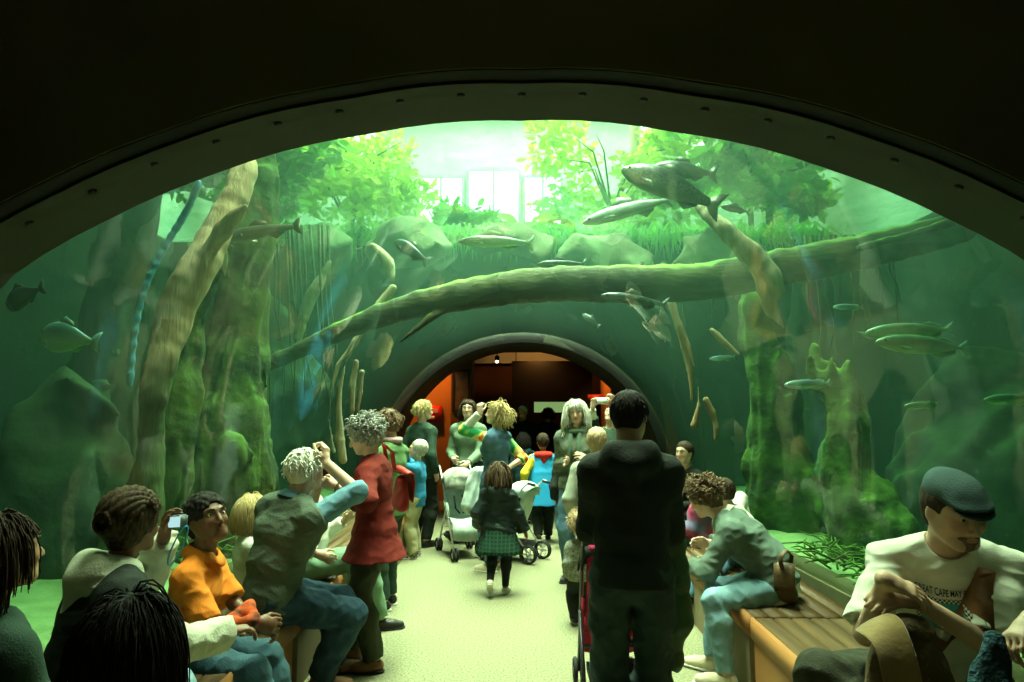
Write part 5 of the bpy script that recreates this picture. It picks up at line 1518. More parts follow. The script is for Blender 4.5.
# --- girl in the black jacket and plaid skirt
xy = (-.22, 6.40); f = -8
b = person('small girl with locs in a black hooded jacket and dark green skirt walking away', xy, f, 1.13, 'dark', ('locs', 'locs', dict(L=.23, n=110)), h=.006, female=True, eyes=False, head=(6, -4, 0), girth=1.05,
    hands={'R': (.24, .04, .56), 'L': (-.20, .06, .60)}, feet={'R': (.06, .03, .055), 'L': (-.05, -.14, .14)}, fpitch={'L': -38}, grip=.5)
make_top(b, b.root, 'jacket', cloth('black_nylon', (.006, .013, .012), (.012, .022, .02), rough=.45), .006, hem=.10, off=.026, loose=.016, flare=.015, wr=.009, hood='down', sleeve=1.95)
def plaid():
    m = bpy.data.materials.new('green_plaid'); m.use_nodes = True; N = m.node_tree.nodes; L = m.node_tree.links; bs = N['Principled BSDF']; bs.inputs['Roughness'].default_value = .9
    tc = N.new('ShaderNodeTexCoord'); w1 = N.new('ShaderNodeTexWave'); w1.bands_direction = 'Z'; w1.inputs['Scale'].default_value = 9; w2 = N.new('ShaderNodeTexWave'); w2.inputs['Scale'].default_value = 9
    L.new(tc.outputs['Object'], w1.inputs[0]); L.new(tc.outputs['Object'], w2.inputs[0]); mx = N.new('ShaderNodeMath'); mx.operation = 'MAXIMUM'
    L.new(w1.outputs['Fac'], mx.inputs[0]); L.new(w2.outputs['Fac'], mx.inputs[1]); r = N.new('ShaderNodeValToRGB'); r.color_ramp.elements[0].color = (.006, .03, .022, 1); r.color_ramp.elements[1].color = (.012, .085, .045, 1)
    r.color_ramp.elements[0].position = .6; L.new(mx.outputs[0], r.inputs[0]); L.new(r.outputs[0], bs.inputs['Base Color']); return m
make_skirt(b, b.root, 'pleated_skirt', plaid(), .23, .155, .018, 20)
make_pants(b, b.root, 'tights', cloth('black_tights', (.015, .02, .018)), .007, off=.003, loose=0, wr=.001)
make_shoes(b, b.root, mat('pale_sneaker', (.55, .55, .45), .6), M_solew)

# --- children beyond her
def child(label, xy, f, H, hair, topm, pantm, hood=None, hoodm=None, skin='fair', h=.009, **kw):
    b = person(label, xy, f, H, skin, hair, h=h, eyes=False, **kw)
    make_top(b, b.root, 'jacket', topm, h, hem=.10, off=.022, loose=.014, hood=hood)
    make_pants(b, b.root, 'trousers', pantm, h); make_shoes(b, b.root, M_blackshoe, M_solew, h=.008)
    return b
xy = (.27, 8.9); f = 4
b = person('child with short dark hair in a red, blue and yellow smock walking away', xy, f, 1.34, 'tan', ('short', 'dark'), h=.008, eyes=False, hands={'L': (-.24, .08, .75), 'R': (.2, .1, .70)}, feet={'R': (.07, .12, .06), 'L': (-.07, -.08, .09)}, fpitch={'L': -15})
yel = cloth('yellow_cloth', (.72, .58, .04)); blu = cloth('sky_blue_cloth', (.02, .30, .62), (.03, .36, .70), rough=.6); redc = cloth('red_cloth', (.62, .03, .02))
make_top(b, b.root, 'yellow_shirt', yel, .008, hem=.05, off=.014, loose=.018)
lo_, hi_ = fbox(b); F = Field(lo_, hi_, .008); add_torso(F, b, .024)
F.cap(b.P + V3(0, 0, .15), b.P - V3(0, 0, .24), .14, .19, k=.03, flat=((1, 0, 0), 1.2)); F.plane(b.P - V3(0, 0, .24), (0, 0, -1)); F.noise(.006, 18, 2, (1.5, 1.5, .3)); F.plane(b.neck + V3(0, 0, .0), (0, 0, 1))
F.build('blue_smock', blu, b.root)
F = Field(b.neck - .2, b.neck + .2, .008); kk = b.k
F.cap(b.neck + V3(.08, -.05, -.01) * 1, b.neck + V3(-.08, -.05, -.01), .042, k=.02); F.cap(b.neck + V3(0, -.07, -.02), b.neck + V3(0, -.085, -.13), .06, .02, k=.03); F.noise(.004, 25)
F.build('red_hood', redc, b.root)
make_pants(b, b.root, 'trousers', darkc, .009); make_shoes(b, b.root, M_blackshoe, M_solew, h=.008)
child('child in a dark coat with a pale hood walking beside the colourful smock', (.55, 8.55), 6, 1.18, ('short', 'dark'), darkc, jeans, hood='down', feet={'R': (.07, .14, .06), 'L': (-.07, -.14, .10)}, fpitch={'L': -25})
child('child in a dark teal hooded coat in front of the hall silhouettes', (.02, 10.2), 10, 1.30, ('bob', 'black'), cloth('teal_coat', (.015, .05, .06)), darkc, hood='down')
child('child with light brown hair half hidden behind the black hooded jacket man', (.62, 5.7), -10, 1.50, ('short', 'fur'), cloth('pale_grey', (.30, .34, .27)), dgreen)

# --- woman with long white hair
xy = (.56, 6.9); f = 160
b = person('woman with long white hair in a grey hooded jacket facing us right of centre', xy, f, 1.78, 'fair', ('long', 'white', dict(L=.26)), h=.008, female=True, head=(10, -8, 4), hands={'R': W(xy, f, 566, 462, 6.8), 'L': (-.15, .2, 1.2)}, palm={'R': (.7, -.3, 0)})
make_top(b, b.root, 'jacket', cloth('grey_jacket', (.11, .14, .10), (.15, .18, .13)), .008, hem=.20, off=.024, loose=.012, hood='down', vneck=.08, wr=.007)
mb = MB(); mb.torus(Vector(b.neck + V3(0, .02, -.02)), .085, .022, 'Z', 20, 8)
for sg in (-1, 1): mb.tube([Vector(b.neck + V3(sg * .04, .10, -.02)), Vector(b.chest + V3(sg * .05, .145, .0)), Vector(b.waist + V3(sg * .05, .15, -.02))], [.02, .026, .03], 8, flat=.45)
mb.build('scarf', cloth('green_scarf', (.10, .17, .11)), b.root)
make_pants(b, b.root, 'trousers', jeans, .009); make_shoes(b, b.root, M_blackshoe, M_soled, h=.009)

# --- visitor holding up a phone
xy = (1.10, 8.6); f = 160
b = person('visitor in a dark jacket holding a phone up with both hands', xy, f, 1.74, 'fair', ('short', 'black'), h=.009, head=(0, 22, 0), lean=-6,
    hands={'L': W(xy, f, 614, 403, 8.25), 'R': W(xy, f, 592, 403, 8.25)}, poles={'L': (-1, .2, -.6), 'R': (1, .2, -.6)}, hand_dir={'L': (.2, 0, 1), 'R': (-.2, 0, 1)}, palm={'L': (.7, .7, 0), 'R': (-.7, .7, 0)}, grip=.6)
make_top(b, b.root, 'jacket', dgreen, .009, hem=.1, off=.022, loose=.014, sleeve=1.2)
F = Field(b.pts().min(0) - .1, b.pts().max(0) + .1, .009)
for q in 'LR': add_arm(F, b, q, .008, frac=1.8, loose=.008)
F.build('pale_sleeves', M_white, b.root)
make_pants(b, b.root, 'trousers', darkc, .010); make_shoes(b, b.root, M_blackshoe, M_soled, h=.009)

# --- man in the black hooded jacket, back to us
xy = (.50, 3.20); f = -4
b = person('man in a black hooded jacket and dark jeans with his back to us', xy, f, 1.76, 'light', ('short', 'black'), h=.006, head=(-22, -12, 0), lean=4, girth=.97, swk=.92,
    hands={'R': (.12, .34, 1.10), 'L': (-.11, .34, 1.10)}, poles={'R': (.35, -.9, -.6), 'L': (-.35, -.9, -.6)}, grip=.7,
    feet={'R': (.10, .06, .08), 'L': (-.10, -.02, .08)})
make_top(b, b.root, 'jacket', cloth('black_fleece', (.012, .017, .013), (.018, .024, .02), fs=140), .006, hem=.06, off=.026, loose=.012, flare=.008, wr=.005, hood='down')
make_pants(b, b.root, 'jeans', cloth('dark_green_denim', (.022, .04, .038), (.035, .06, .055), sc=8), .007, loose=.020, off=.016, wr=.008)
make_shoes(b, b.root, M_blackshoe, M_soled)
mb = MB()
for sg in (-1, 1):
    c_ = Vector(b.hc + b.Rh @ (V3(sg * .032, .100, .012) * b.hs)); mb.torus(c_, .022, .0018, 'Y', 16, 5, M=Matrix(b.Rh.tolist()))
    mb.tube([Vector(b.hc + b.Rh @ (V3(sg * .055, .097, .014) * b.hs)), Vector(b.hc + b.Rh @ (V3(sg * .082, .0, .012) * b.hs))], .0018, 5)
mb.build('glasses', mat('wire', (.5, .5, .45), .3, metal=.8), b.root)

# --- toddler in a fluffy hat beside him
xy = (.46, 5.5); f = 10
b = person('toddler in a fluffy brown hat and boots left of the black jacket man', xy, f, .76, 'fair', ('fluffy', 'fur'), h=.007, eyes=False, feet={'R': (.05, .03, .05), 'L': (-.05, .0, .05)})
make_top(b, b.root, 'coat', cloth('speckled_grey', (.25, .27, .20), (.10, .12, .09), sc=60), .007, hem=.06, off=.022, loose=.012); make_pants(b, b.root, 'leggings', darkc, .008); make_shoes(b, b.root, M_blackshoe, M_solew, boot=.06)

# --- woman and small child on the far right bench
xy = (1.78, 7.4); f = 125
b = person('dark-haired woman in a dark sweater seated on the far right bench', xy, f, 1.68, 'fair', ('bun', 'dark'), h=.008, female=True, pelvis=seat(1.68), lean=4, head=(10, 0, 0),
    feet={'R': (.1, .45, .08), 'L': (-.1, .45, .08)}, hands={'R': (.1, .3, .68), 'L': (-.1, .3, .68)})
make_top(b, b.root, 'sweater', darkc, .009, off=.02); make_pants(b, b.root, 'trousers', darkc, .010); make_shoes(b, b.root, M_blackshoe, M_soled, h=.009)
xy = (1.62, 6.35); f = 60
b = person('small blond child in a pink and blue jacket seated on the right bench', xy, f, 1.06, 'fair', ('bob', 'blond', dict(L=.08)), h=.007, eyes=False, pelvis=seat(1.06), feet={'R': (.06, .28, .22), 'L': (-.06, .28, .22)}, hands={'R': (.08, .18, .58), 'L': (-.08, .18, .58)})
make_top(b, b.root, 'jacket', cloth('pink_blue_jacket', (.50, .05, .14), (.06, .22, .38), sc=5), .008, off=.03, loose=.016); make_pants(b, b.root, 'trousers', jeans, .009); make_shoes(b, b.root, M_canvas, M_solew, h=.008)

# --- bent-over sitter in the grey sweater
xy = (1.64, 4.55); f = 58
b = person('person with curly brown hair in a grey sweater bending forward on the right bench', xy, f, 1.74, 'fair', ('curly', 'brown'), h=.006, pelvis=seat(1.74), lean=34, curl=12, side=-4, twist=6, head=(-4, -30, 0), eyes=True,
    hands={'L': (-.10, .50, .62), 'R': (.20, .50, .72)}, poles={'R': (.8, -.2, -.6), 'L': (-.8, -.1, -.5)},
    feet={'R': toloc(xy, f, (1.21, 4.56, .085)), 'L': toloc(xy, f, (1.22, 4.28, .085))}, kpoles={'R': toloc((0, 0), f, (-1, .05, .7)), 'L': toloc((0, 0), f, (-1, -.1, .7))}, toes={'L': 5, 'R': -5})
make_top(b, b.root, 'undershirt', M_white, .008, sleeve=.3, hem=.09, off=.020, neck=.004, wr=.006, collar=.004)
make_top(b, b.root, 'sweater', cloth('grey_sweater', (.10, .15, .12), (.13, .185, .15), fs=200), .006, sleeve=1.9, hem=.02, off=.030, loose=.010, wr=.008)
make_pants(b, b.root, 'jeans', jeansl, .007, loose=.006, off=.008, wr=.006)
make_shoes(b, b.root, M_canvas, M_solew)

# --- child lying behind in white
xy = (1.84, 5.55); f = 75
b = person('dark-haired child in a white shirt leaning back behind the grey sweater sitter', xy, f, 1.30, 'fair', ('short', 'dark'), h=.008, pelvis=seat(1.30), lean=20, curl=10, head=(-60, -10, 0), eyes=False,
    hands={'R': (.25, .05, .75), 'L': (-.2, .3, .6)}, poles={'R': (1, -.3, .3), 'L': (-1, 0, -.4)}, feet={'R': W(xy, f, 716, 574, 5.2), 'L': (-.1, .5, .2)}, kpoles={'R': (.1, .8, 1), 'L': (0, 1, 1)})
make_top(b, b.root, 'shirt', M_white, .008, off=.02, loose=.014); make_pants(b, b.root, 'jeans', jeans, .008); make_shoes(b, b.root, M_blackshoe, M_soled, h=.008)

# --- man in the flat cap
xy = (1.56, 2.62); f = 150
b = person('bearded man in a flat cap and white printed T-shirt seated at the lower right', xy, f, 1.84, 'light', ('short', 'dark', dict(n=0)), h=.005, girth=1.0, pelvis=(0, -.06, .66), drop=.03, headk=1.06, lean=4, curl=20, twist=6,
    head=(34, -18, 2), hands={'R': W(xy, f, 886, 580, 2.34), 'L': W(xy, f, 916, 600, 2.37)}, poles={'R': (.35, -.3, -1), 'L': (-.6, .0, -.9)},
    hand_dir={'R': toloc((0, 0), f, (1, -.15, -.38)), 'L': toloc((0, 0), f, (-1, -.1, .05))}, palm={'R': toloc((0, 0), f, (-.2, .5, -1)), 'L': toloc((0, 0), f, (0, .4, -1))}, grip=.22,
    feet={'R': toloc(xy, f, (1.30, 2.34, .40)), 'L': (-.12, .44, .08)}, kpoles={'R': toloc((0, 0), f, (-1, .25, .6)), 'L': (-.2, 1, .6)})
capman = b
M_tee = cloth('white_tee', (.60, .62, .50), (.68, .70, .58), fs=240, bump=.15)
tee = make_top(b, b.root, 't_shirt', M_tee, .005, sleeve=.90, hem=.06, off=.014, loose=.018, wr=.008, neck=.010)
make_pants(b, b.root, 'trousers', cloth('dark_olive_twill', (.035, .038, .022), (.05, .052, .032)), .007, loose=.022, off=.016, wr=.008); make_shoes(b, b.root, M_leather, M_soled)
# stubble beard
F = Field(b.hc - .14, b.hc + .14, .005)
def HT(x, y, z): return b.hc + b.Rh @ (V3(x, y, z) * b.hs)
F.ell(HT(0, .030, -.048), (.060, .060, .058), M=b.Rh); F.ell(HT(0, .068, -.082), (.031, .026, .022), M=b.Rh); F.ell(HT(0, .076, -.052), (.030, .0215, .022), M=b.Rh)
F.ell(HT(0, .098, -.054), (.022, .03, .0075), M=b.Rh, op='sub', k=.004); F.plane(HT(0, .06, -.030), b.Rh @ V3(0, .35, 1)); F.noise(.002, 220)
F.build('beard', HM['brown'], b.root)
# flat cap: crown, brim
F = Field(HT(0, 0, .05) - .2, HT(0, 0, .05) + .2, .005)
F.ell(HT(0, -.012, .080), (.084, .108, .053), M=b.Rh @ rot('x', -8)); F.ell(HT(0, -.02, .06), (.084, .102, .056), M=b.Rh); F.ell(HT(0, .062, .062), (.074, .064, .022), M=b.Rh @ rot('x', -16), k=.02)
F.plane(HT(0, 0, .040), b.Rh @ V3(0, .10, -1)); F.noise(.0015, 50)
fc = F.build('flat_cap', cloth('slate_wool', (.045, .085, .085), (.07, .12, .115), fs=260, bump=.4), b.root)
F = Field(HT(0, 0, .05) - .22, HT(0, 0, .05) + .22, .005)
F.ell(HT(0, .078, .048), (.070, .060, .008), M=b.Rh @ rot('x', -16)); F.build('brim', cloth('slate_wool_dark', (.03, .06, .06), (.045, .08, .08)), fc)
F = Field(HT(0, 0, .05) - .22, HT(0, 0, .05) + .22, .005)
F.ell(HT(0, -.020, .046), (.083, .101, .010), M=b.Rh); F.build('cap_band', darkc, fc)

# --- neighbour cut by the right edge, hand on the cap man's elbow
xy = (1.84, 1.80); f = 95
b = person('person in a shiny grey green coat cut by the right picture edge', xy, f, 1.70, 'light', ('long', 'dark'), h=.006, female=True, pelvis=(0, -.1, .54), lean=6,
    hands={'R': W(xy, f, 998, 612, 1.92), 'L': (-.1, .3, .66)}, hand_dir={'R': (-.2, .9, -.5)}, palm={'R': (-.2, -.3, -1)}, grip=.55, feet={'R': (.12, .42, .08), 'L': (-.12, .42, .08)})
make_top(b, b.root, 'coat', cloth('grey_green_satin', (.16, .24, .16), (.22, .30, .21), rough=.4), .007, hem=.10, off=.024, loose=.014, sleeve=1.6); make_pants(b, b.root, 'trousers', darkc, .009); make_shoes(b, b.root, M_blackshoe, M_soled)

# --- silhouettes in the hall
for i, (px, Y, H, f, lb, st, hc_) in enumerate((
    (523, 13.0, 1.78, 150, 'tall person in dark clothes and a pale hat standing in the dim hall', 'short', 'white'),
    (548, 13.6, 1.72, 20, 'person in black silhouetted against the lit green aquarium window', 'mid', 'black'),
    (571, 12.8, 1.70, 200, 'person in black at the right of the lit aquarium window', 'long', 'black'),
    (480, 12.2, 1.74, 170, 'person in black behind the grey green top woman', 'short', 'black'))):
    p = pix(px, 420, Y); b = person(lb, (p.x, Y), f, H, 'tan', (st, hc_), h=.012, eyes=False)
    make_top(b, b.root, 'coat', darkc, .012, hem=.2, off=.03, loose=.015); make_pants(b, b.root, 'trousers', darkc, .012); make_shoes(b, b.root, M_blackshoe, M_soled, h=.011)
# ------------------------------------------------------------------ what the visitors carry
M_chrome = mat('stroller_metal', (.55, .56, .52), .35, metal=.7); M_rubber = mat('tyre_rubber', (.02, .02, .02), .8); M_grip = mat('foam_grip', (.03, .03, .03), .9)
def stroller(name, label, xy, rz, fabric, canopyc, metal=None, s=1.0, big=False):
    metal = metal or M_chrome
    t = thing(name, label, 'stroller', (xy[0], xy[1], 0), R_(rz))
    def v(x, y, z): return Vector((x * s, y * s, z * s))
    wr = .115 if big else .075
    for sg in (-1, 1):
        b = MB(); b.tube([v(sg * .17, .38, wr), v(sg * .18, .12, .42), v(sg * .19, -.22, .92), v(sg * .19, -.32, 1.0), v(sg * .19, -.37, .98)], .011 * s, 8); b.build('side_frame', metal, t)
        b = MB(); b.tube([v(sg * .19, -.30, wr), v(sg * .19, .02, .52)], .011 * s, 8); b.build('rear_leg', metal, t)
        b = MB(); b.tube([v(sg * .19, -.30, .985), v(sg * .19, -.40, .965)], .018 * s, 8); b.build('grip', M_grip, t)
        for y in (.38, -.30):
            for o_ in (-.022, .022):
                x = (.17 if y > 0 else .19) * sg + o_
                b = MB(); b.torus(v(x, y, wr), (wr - .012) * s, .013 * s, 'X', 20, 6); w = b.build('wheel', M_rubber, t)
                b = MB(); b.tube([v(x - .01, y, wr), v(x + .01, y, wr)], .022 * s, 10)
                for k in range(6):
                    a = k * pi / 3; b.tube([v(x, y, wr), v(x, y + (wr - .015) * cos(a), wr + (wr - .015) * sin(a))], .005 * s, 4)
                b.build('hub', metal, w)
    for y_, z_ in ((.02, .33), (-.22, .2)):
        b = MB(); b.tube([v(-.19, y_, z_), v(.19, y_, z_)], .009 * s, 6); b.build('cross_bar', metal, t)
    b = MB(); prof_ = [(.30, .22), (.27, .40), (.16, .44), (.0, .42), (-.06, .44), (-.14, .62), (-.22, .88)]
    b.grid([[v(x * (.17 if j else .17), y, z - .03 * cos(x * 1.5)) for x in (-1, -.6, 0, .6, 1)] for j, (y, z) in enumerate(prof_)]); b.build('seat', fabric, t, solid=.02)
    for sg in (-1, 1):
        b = MB(); b.grid([[v(sg * .175, -.06, .44), v(sg * .175, .16, .45)], [v(sg * .18, -.14, .62), v(sg * .18, .08, .60)]]); b.build('side_panel', fabric, t, solid=.01)
    b = MB(); rows = []
    for i in range(9):
        a = R_(-40 + 120 * i / 8)
        rows.append([v(.20 * sin(q), -.14 + .28 * sin(a) * cos(q * .7), .72 + .27 * cos(a) * cos(q) ** .5 if abs(q) < 1.5 else .72) for q in [(-1.45 + 2.9 * j / 10) for j in range(11)]])
    b.grid(rows); b.build('canopy', canopyc, t, solid=.008)
    b = MB(); b.box((-.15 * s, -.24 * s, .16 * s), (.15 * s, .12 * s, .24 * s), bev=.02); b.build('basket', M_grip, t)
    b = MB()
    for x in (-.05, .05): b.tube([v(x, -.13, .66), v(x * 1.1, -.04, .52), v(x * .4, .03, .47)], .010 * s, 6, flat=.4)
    b.build('harness', M_black, t)
    return t
M_pstripe = cloth('pale_blue_fabric', (.34, .46, .42), (.55, .62, .56), sc=12)
stroller('stroller', 'folding stroller with pale grey seat and dark hood standing left of the walking girl', (-.72, 8.15), 200, M_pstripe, cloth('dark_hood', (.04, .05, .04), (.40, .42, .34), sc=6))
stroller('stroller', 'stroller with pale blue cover pushed by the tie-dyed shirt woman', (-.08, 7.9), 60, cloth('pale_cover', (.40, .55, .52), (.60, .70, .62), sc=9), cloth('pale_cover_hood', (.38, .52, .50), (.60, .70, .62), sc=9), big=True, s=.88)
st = stroller('stroller', 'dark stroller with red seat in front of the black jacket man', (.52, 3.98), 0, cloth('crimson_fabric', (.35, .02, .05)), darkc, metal=mat('dark_frame', (.05, .05, .05), .4, metal=.6), s=1.02)
# pale blanket draped over the second stroller
def drape(name, label, cat, pts, m, seed=1, h=.010, noise=.010, cuts=(), parent=None, folds=.008, quilt=0):
    A = np.array([list(p[0]) for p in pts] + [list(p[1]) for p in pts]); r = max(max(p[2], p[3]) * (p[4][1] if len(p) > 4 and p[4] else 1) for p in pts)
    F = Field(A.min(0) - r - .03, A.max(0) + r + .03, h)
    for p in pts: F.cap(p[0], p[1], p[2], p[3], k=.03, flat=p[4] if len(p) > 4 else None)
    F.noise(noise, 20, seed); F.folds(folds, 26, seed + 2, (1.3, 1.3, .5))
    if quilt:
        sl, G = F.block(F.lo, F.lo + F.h * F.n); F.a[sl] -= (quilt * np.abs(np.sin((G[..., 2] + .02 * np.sin(G[..., 0] * 20)) * 32))).astype(np.float32) * (F.a[sl] < .1)
    for c_ in cuts: F.plane(*c_)
    o = F.build(name, m, parent)
    return tag(o, label, cat) if label else o
drape('blanket', 'pale blue blanket draped over the front of the tie-dyed woman\'s stroller', 'blanket',
      [((-.50, 7.72, .98), (-.28, 7.74, 1.0), .05, .05), ((-.52, 7.70, .98), (-.58, 7.66, .62), .06, .09), ((-.40, 7.70, .98), (-.42, 7.62, .55), .06, .10), ((-.28, 7.72, 1.0), (-.30, 7.64, .66), .05, .08)], cloth('pale_blue_knit', (.42, .56, .54), (.62, .70, .64), sc=14), noise=.012)
# puffer coat hanging off the third stroller, right of the man
drape('puffer_coat', 'dark green quilted coat hanging beside the black jacket man\'s right hip', 'coat',
      [((.66, 3.72, .98), (.80, 3.76, .96), .06, .07), ((.70, 3.74, .96), (.72, 3.74, .50), .08, .09), ((.80, 3.75, .93), (.82, 3.74, .55), .07, .075), ((.80, 3.74, .8), (.80, 3.74, .34), .04, .045)], cloth('green_nylon', (.02, .05, .02), (.03, .07, .03), rough=.45), seed=4, noise=.012, folds=.006, quilt=.007, h=.008)
# pink coat hanging on its left
drape('pink_coat', 'crimson pink coat hanging left of the black jacket man\'s legs', 'coat',
      [((.41, 3.74, .92), (.42, 3.76, .52), .05, .06), ((.38, 3.76, .85), (.40, 3.76, .44), .03, .035)], cloth('crimson_cloth', (.48, .02, .09), (.55, .03, .12)), seed=6)
# red satchel behind the cardigan woman
def satchel(name, label, cat, c, R_m, size, m, mflap=None, strap=None, buckle=True):
    t = thing(name, label, cat, c)
    w, d, hgt = size; M = Matrix(R_m).to_4x4() if R_m is not None else Matrix.Identity(4)
    F = Field(np.array([-.5, -.5, -.5]) * max(size) * 1.5, np.array([.5, .5, .5]) * max(size) * 1.5, .007)
    Rn = np.array(M.to_3x3())
    F.cap(Rn @ V3(0, 0, hgt * .28), Rn @ V3(0, 0, -hgt * .28), d * .42, d * .62, k=.02, flat=(Rn[:, 0], w / d * .82)); F.noise(.005, 18); F.folds(.004, 30, 3)
    F.build('bag_body', m, t)
    b = MB(); rows = []
    for j, (y, z) in enumerate(((-.30, .52), (.0, .60), (.42, .56), (.62, .30), (.66, -.02), (.64, -.16))):
        rows.append([M @ Vector((x * w * .5 * (1 - .08 * j / 5), y * d + (.06 * d if abs(x) < .5 else 0), z * hgt - (.03 * hgt if abs(x) > .9 and j == 5 else 0))) for x in (-1, -.5, 0, .5, 1)])
    b.grid(rows); b.build('flap', mflap or m, t, solid=.008)
    if buckle:
        b = MB(); b.box((-.012, d * .66, -hgt * .18), (.012, d * .74, -hgt * .02), M=M, bev=.003); b.build('buckle', M_chrome, t)
    if strap:
        b = MB(); b.tube([Vector(p) - Vector(c) for p in strap], .016, 8, flat=.25); b.build('strap', m, t)
    return t
M_redl = mat('red_leather', (.25, .015, .012), .5, (.34, .025, .02), 10, .15, 50)
p = pix(401, 492, 5.1)
satchel('satchel', 'red satchel hanging at the back of the red cardigan', 'bag', p, rot('z', -55) @ rot('y', 12), (.21, .09, .29), M_redl,
        strap=[p + Vector((-.05, .0, .16)), pix(392, 452, 4.95), pix(384, 444, 4.8), pix(388, 470, 5.0), p + Vector((.06, .03, .12))])
# pocket camera in the braided woman's hand
p = pix(175, 522, 2.98)
t = thing('pocket_camera', 'silver pocket camera with lit screen held up by the braided woman', 'camera', p, R_(22))
b = MB(); b.box((-.048, 0, -.029), (.048, .024, .029), bev=.006); b.build('camera_body', mat('silver_plastic', (.20, .26, .28), .35, metal=.4), t)
b = MB(); b.box((-.042, -.002, -.022), (.020, .001, .022)); sc_ = b.build('screen', mat('lit_screen', (.3, .5, .55), .3, (.55, .6, .55), 40, emit=((.35, .6, .62), 1.2)), t, smooth=False)
b = MB(); b.tube([(.0, .024, 0), (0, .042, 0)], .020, 16); b.build('lens', M_black, t)
b = MB(); b.tube([(.034, -.003, .010), (.034, .002, .010)], .007, 10); b.build('button', M_chrome, t)
b = MB(); q0 = p
b.tube([Vector((.046 - .03 * (1 - cos(q_)) - .02 * sin(q_), -.01 * sin(q_), -.02 - .08 * (1 - cos(q_)) * 1.0)) for q_ in [2 * pi * i_ / 24 for i_ in range(25)]], .0035, 6); b.build('wrist_strap', mat('blue_cord', (.03, .32, .50), .6), t)
# vest man's dark camera
p = pix(318, 470, 4.22)
t = thing('compact_camera', 'dark camera held to the eye of the grey vest man', 'camera', p, R_(-50))
b = MB(); b.box((-.06, -.03, -.035), (.06, .03, .035), bev=.008); b.build('camera_body', M_black, t)
b = MB(); b.tube([(0, .03, 0), (0, .085, 0)], [.030, .028], 16); b.build('lens', M_black, t)
# phone held up
p = pix(603, 401, 8.22)
t = thing('mobile_phone', 'pale phone held up in both hands in front of the hall', 'phone', p, R_(-10))
b = MB(); b.box((-.075, -.005, -.04), (.075, .005, .04), bev=.004); b.build('phone_case', mat('white_case', (.75, .75, .7), .4), t)
b = MB(); b.tube([(.055, -.007, .022), (.055, -.004, .022)], .009, 12); b.build('camera_lens', M_black, t)
# orange and black jacket in the boy's lap
pb = [pix(225, 626, 3.14), pix(255, 622, 3.18), pix(248, 606, 3.30)]
t = drape('folded_jacket', 'black jacket with orange trim lying in the lap of the orange shirt boy', 'jacket',
      [(pb[0], pb[1], .022, .030), (pb[1], pb[2], .026, .02), (pb[0], pb[2], .02, .02)], cloth('orange_black', (.012, .012, .010), (.62, .09, .015), sc=16), noise=.010)
# brown pouch bag at the hip of the grey sweater sitter with its strap
p = pix(786, 584, 4.38)
satchel('pouch_bag', 'small brown pouch bag standing on the bench behind the grey sweater sitter', 'bag', p, rot('z', 150), (.13, .08, .21), mat('olive_leather', (.09, .055, .025), .5, (.14, .085, .035), 9, .2, 40),
        strap=[p + Vector((-.03, -.03, .09)), p + Vector((-.05, -.05, .17)), p + Vector((0, -.02, .21)), p + Vector((.05, .02, .17)), p + Vector((.04, .03, .09))], buckle=False)
# cap man's suede bag on his lap, strap across the chest
M_suede = mat('tan_suede', (.25, .16, .05), .9, (.33, .22, .08), 8, .12, 60, sheen=.4); M_dsuede = mat('dark_suede', (.055, .035, .015), .9, (.12, .08, .03), 6, .4, 70)
cm = capman; yaw_ = cm.root.rotation_euler.z
def cw(v): return Matrix.Rotation(yaw_, 3, 'Z') @ Vector([float(q) for q in v]) + Vector(cm.root.location)
p = pix(908, 655, 2.30)
t = thing('shoulder_bag', 'brown suede shoulder bag with tan flap on the lap of the flat cap man', 'bag', p)
F = Field((-.26, -.16, -.25), (.26, .16, .2), .007); F.cap((0, 0, .06), (0, 0, -.12), .06, .09, k=.02, flat=((1, .2, 0), 1.7)); F.noise(.008, 16); F.folds(.006, 24, 3); F.build('bag_body', M_dsuede, t)
b = MB(); rows = []
for j, (y, z) in enumerate(((.02, .10), (-.05, .105), (-.095, .06), (-.115, -.02), (-.125, -.10), (-.12, -.135))):
    rows.append([Vector((-.105 + x * .060 + .006 * j, y + .012 * cos(x * 2), z + (.02 * x * x if j == 5 else 0) + .03 * x * (j < 2))) for x in (-1, -.7, -.35, 0, .35, .7, 1)])
b.grid(rows); b.build('flap', M_suede, t, solid=.006, sub=1)
# wide strap lying on the shirt: found by casting onto the shirt surface
dep = bpy.context.evaluated_depsgraph_get()
def bvh_of(o):
    me = o.data; return BVHTree.FromPolygons([v.co.copy() for v in me.vertices], [tuple(pp.vertices) for pp in me.polygons])
bt = bvh_of(tee); Ru = cm.Ru
def onshirt(x, z, lift=.004):
    """chest coordinates (x to his right, z up from the chest joint) laid on the shirt front"""
    o_ = cm.chest + Ru @ V3(x, .5, z); d_ = Ru @ V3(0, -1, 0)
    h_ = bt.ray_cast(Vector(o_), Vector(d_))
    q = h_[0] if h_[0] is not None else Vector(cm.chest + Ru @ V3(x, .12, z))
    return q - Vector(d_) * lift
b = MB(); L_, Rr_ = [], []
for i in range(15):
    t_ = i / 14; x = -.105 + .21 * t_ * .9; z = .155 - .36 * t_
    L_.append(onshirt(x - .026, z - .010, .007)); Rr_.append(onshirt(x + .026, z + .010, .007))
b.grid([[cw(q) for q in L_], [cw(q) for q in Rr_]])
v0 = b.v; b.v = [tuple(Vector(q) - p) for q in v0]
o = b.build('strap', M_leather, t, solid=.005)
bk = cw(onshirt(.035, -.075, .014)) - p
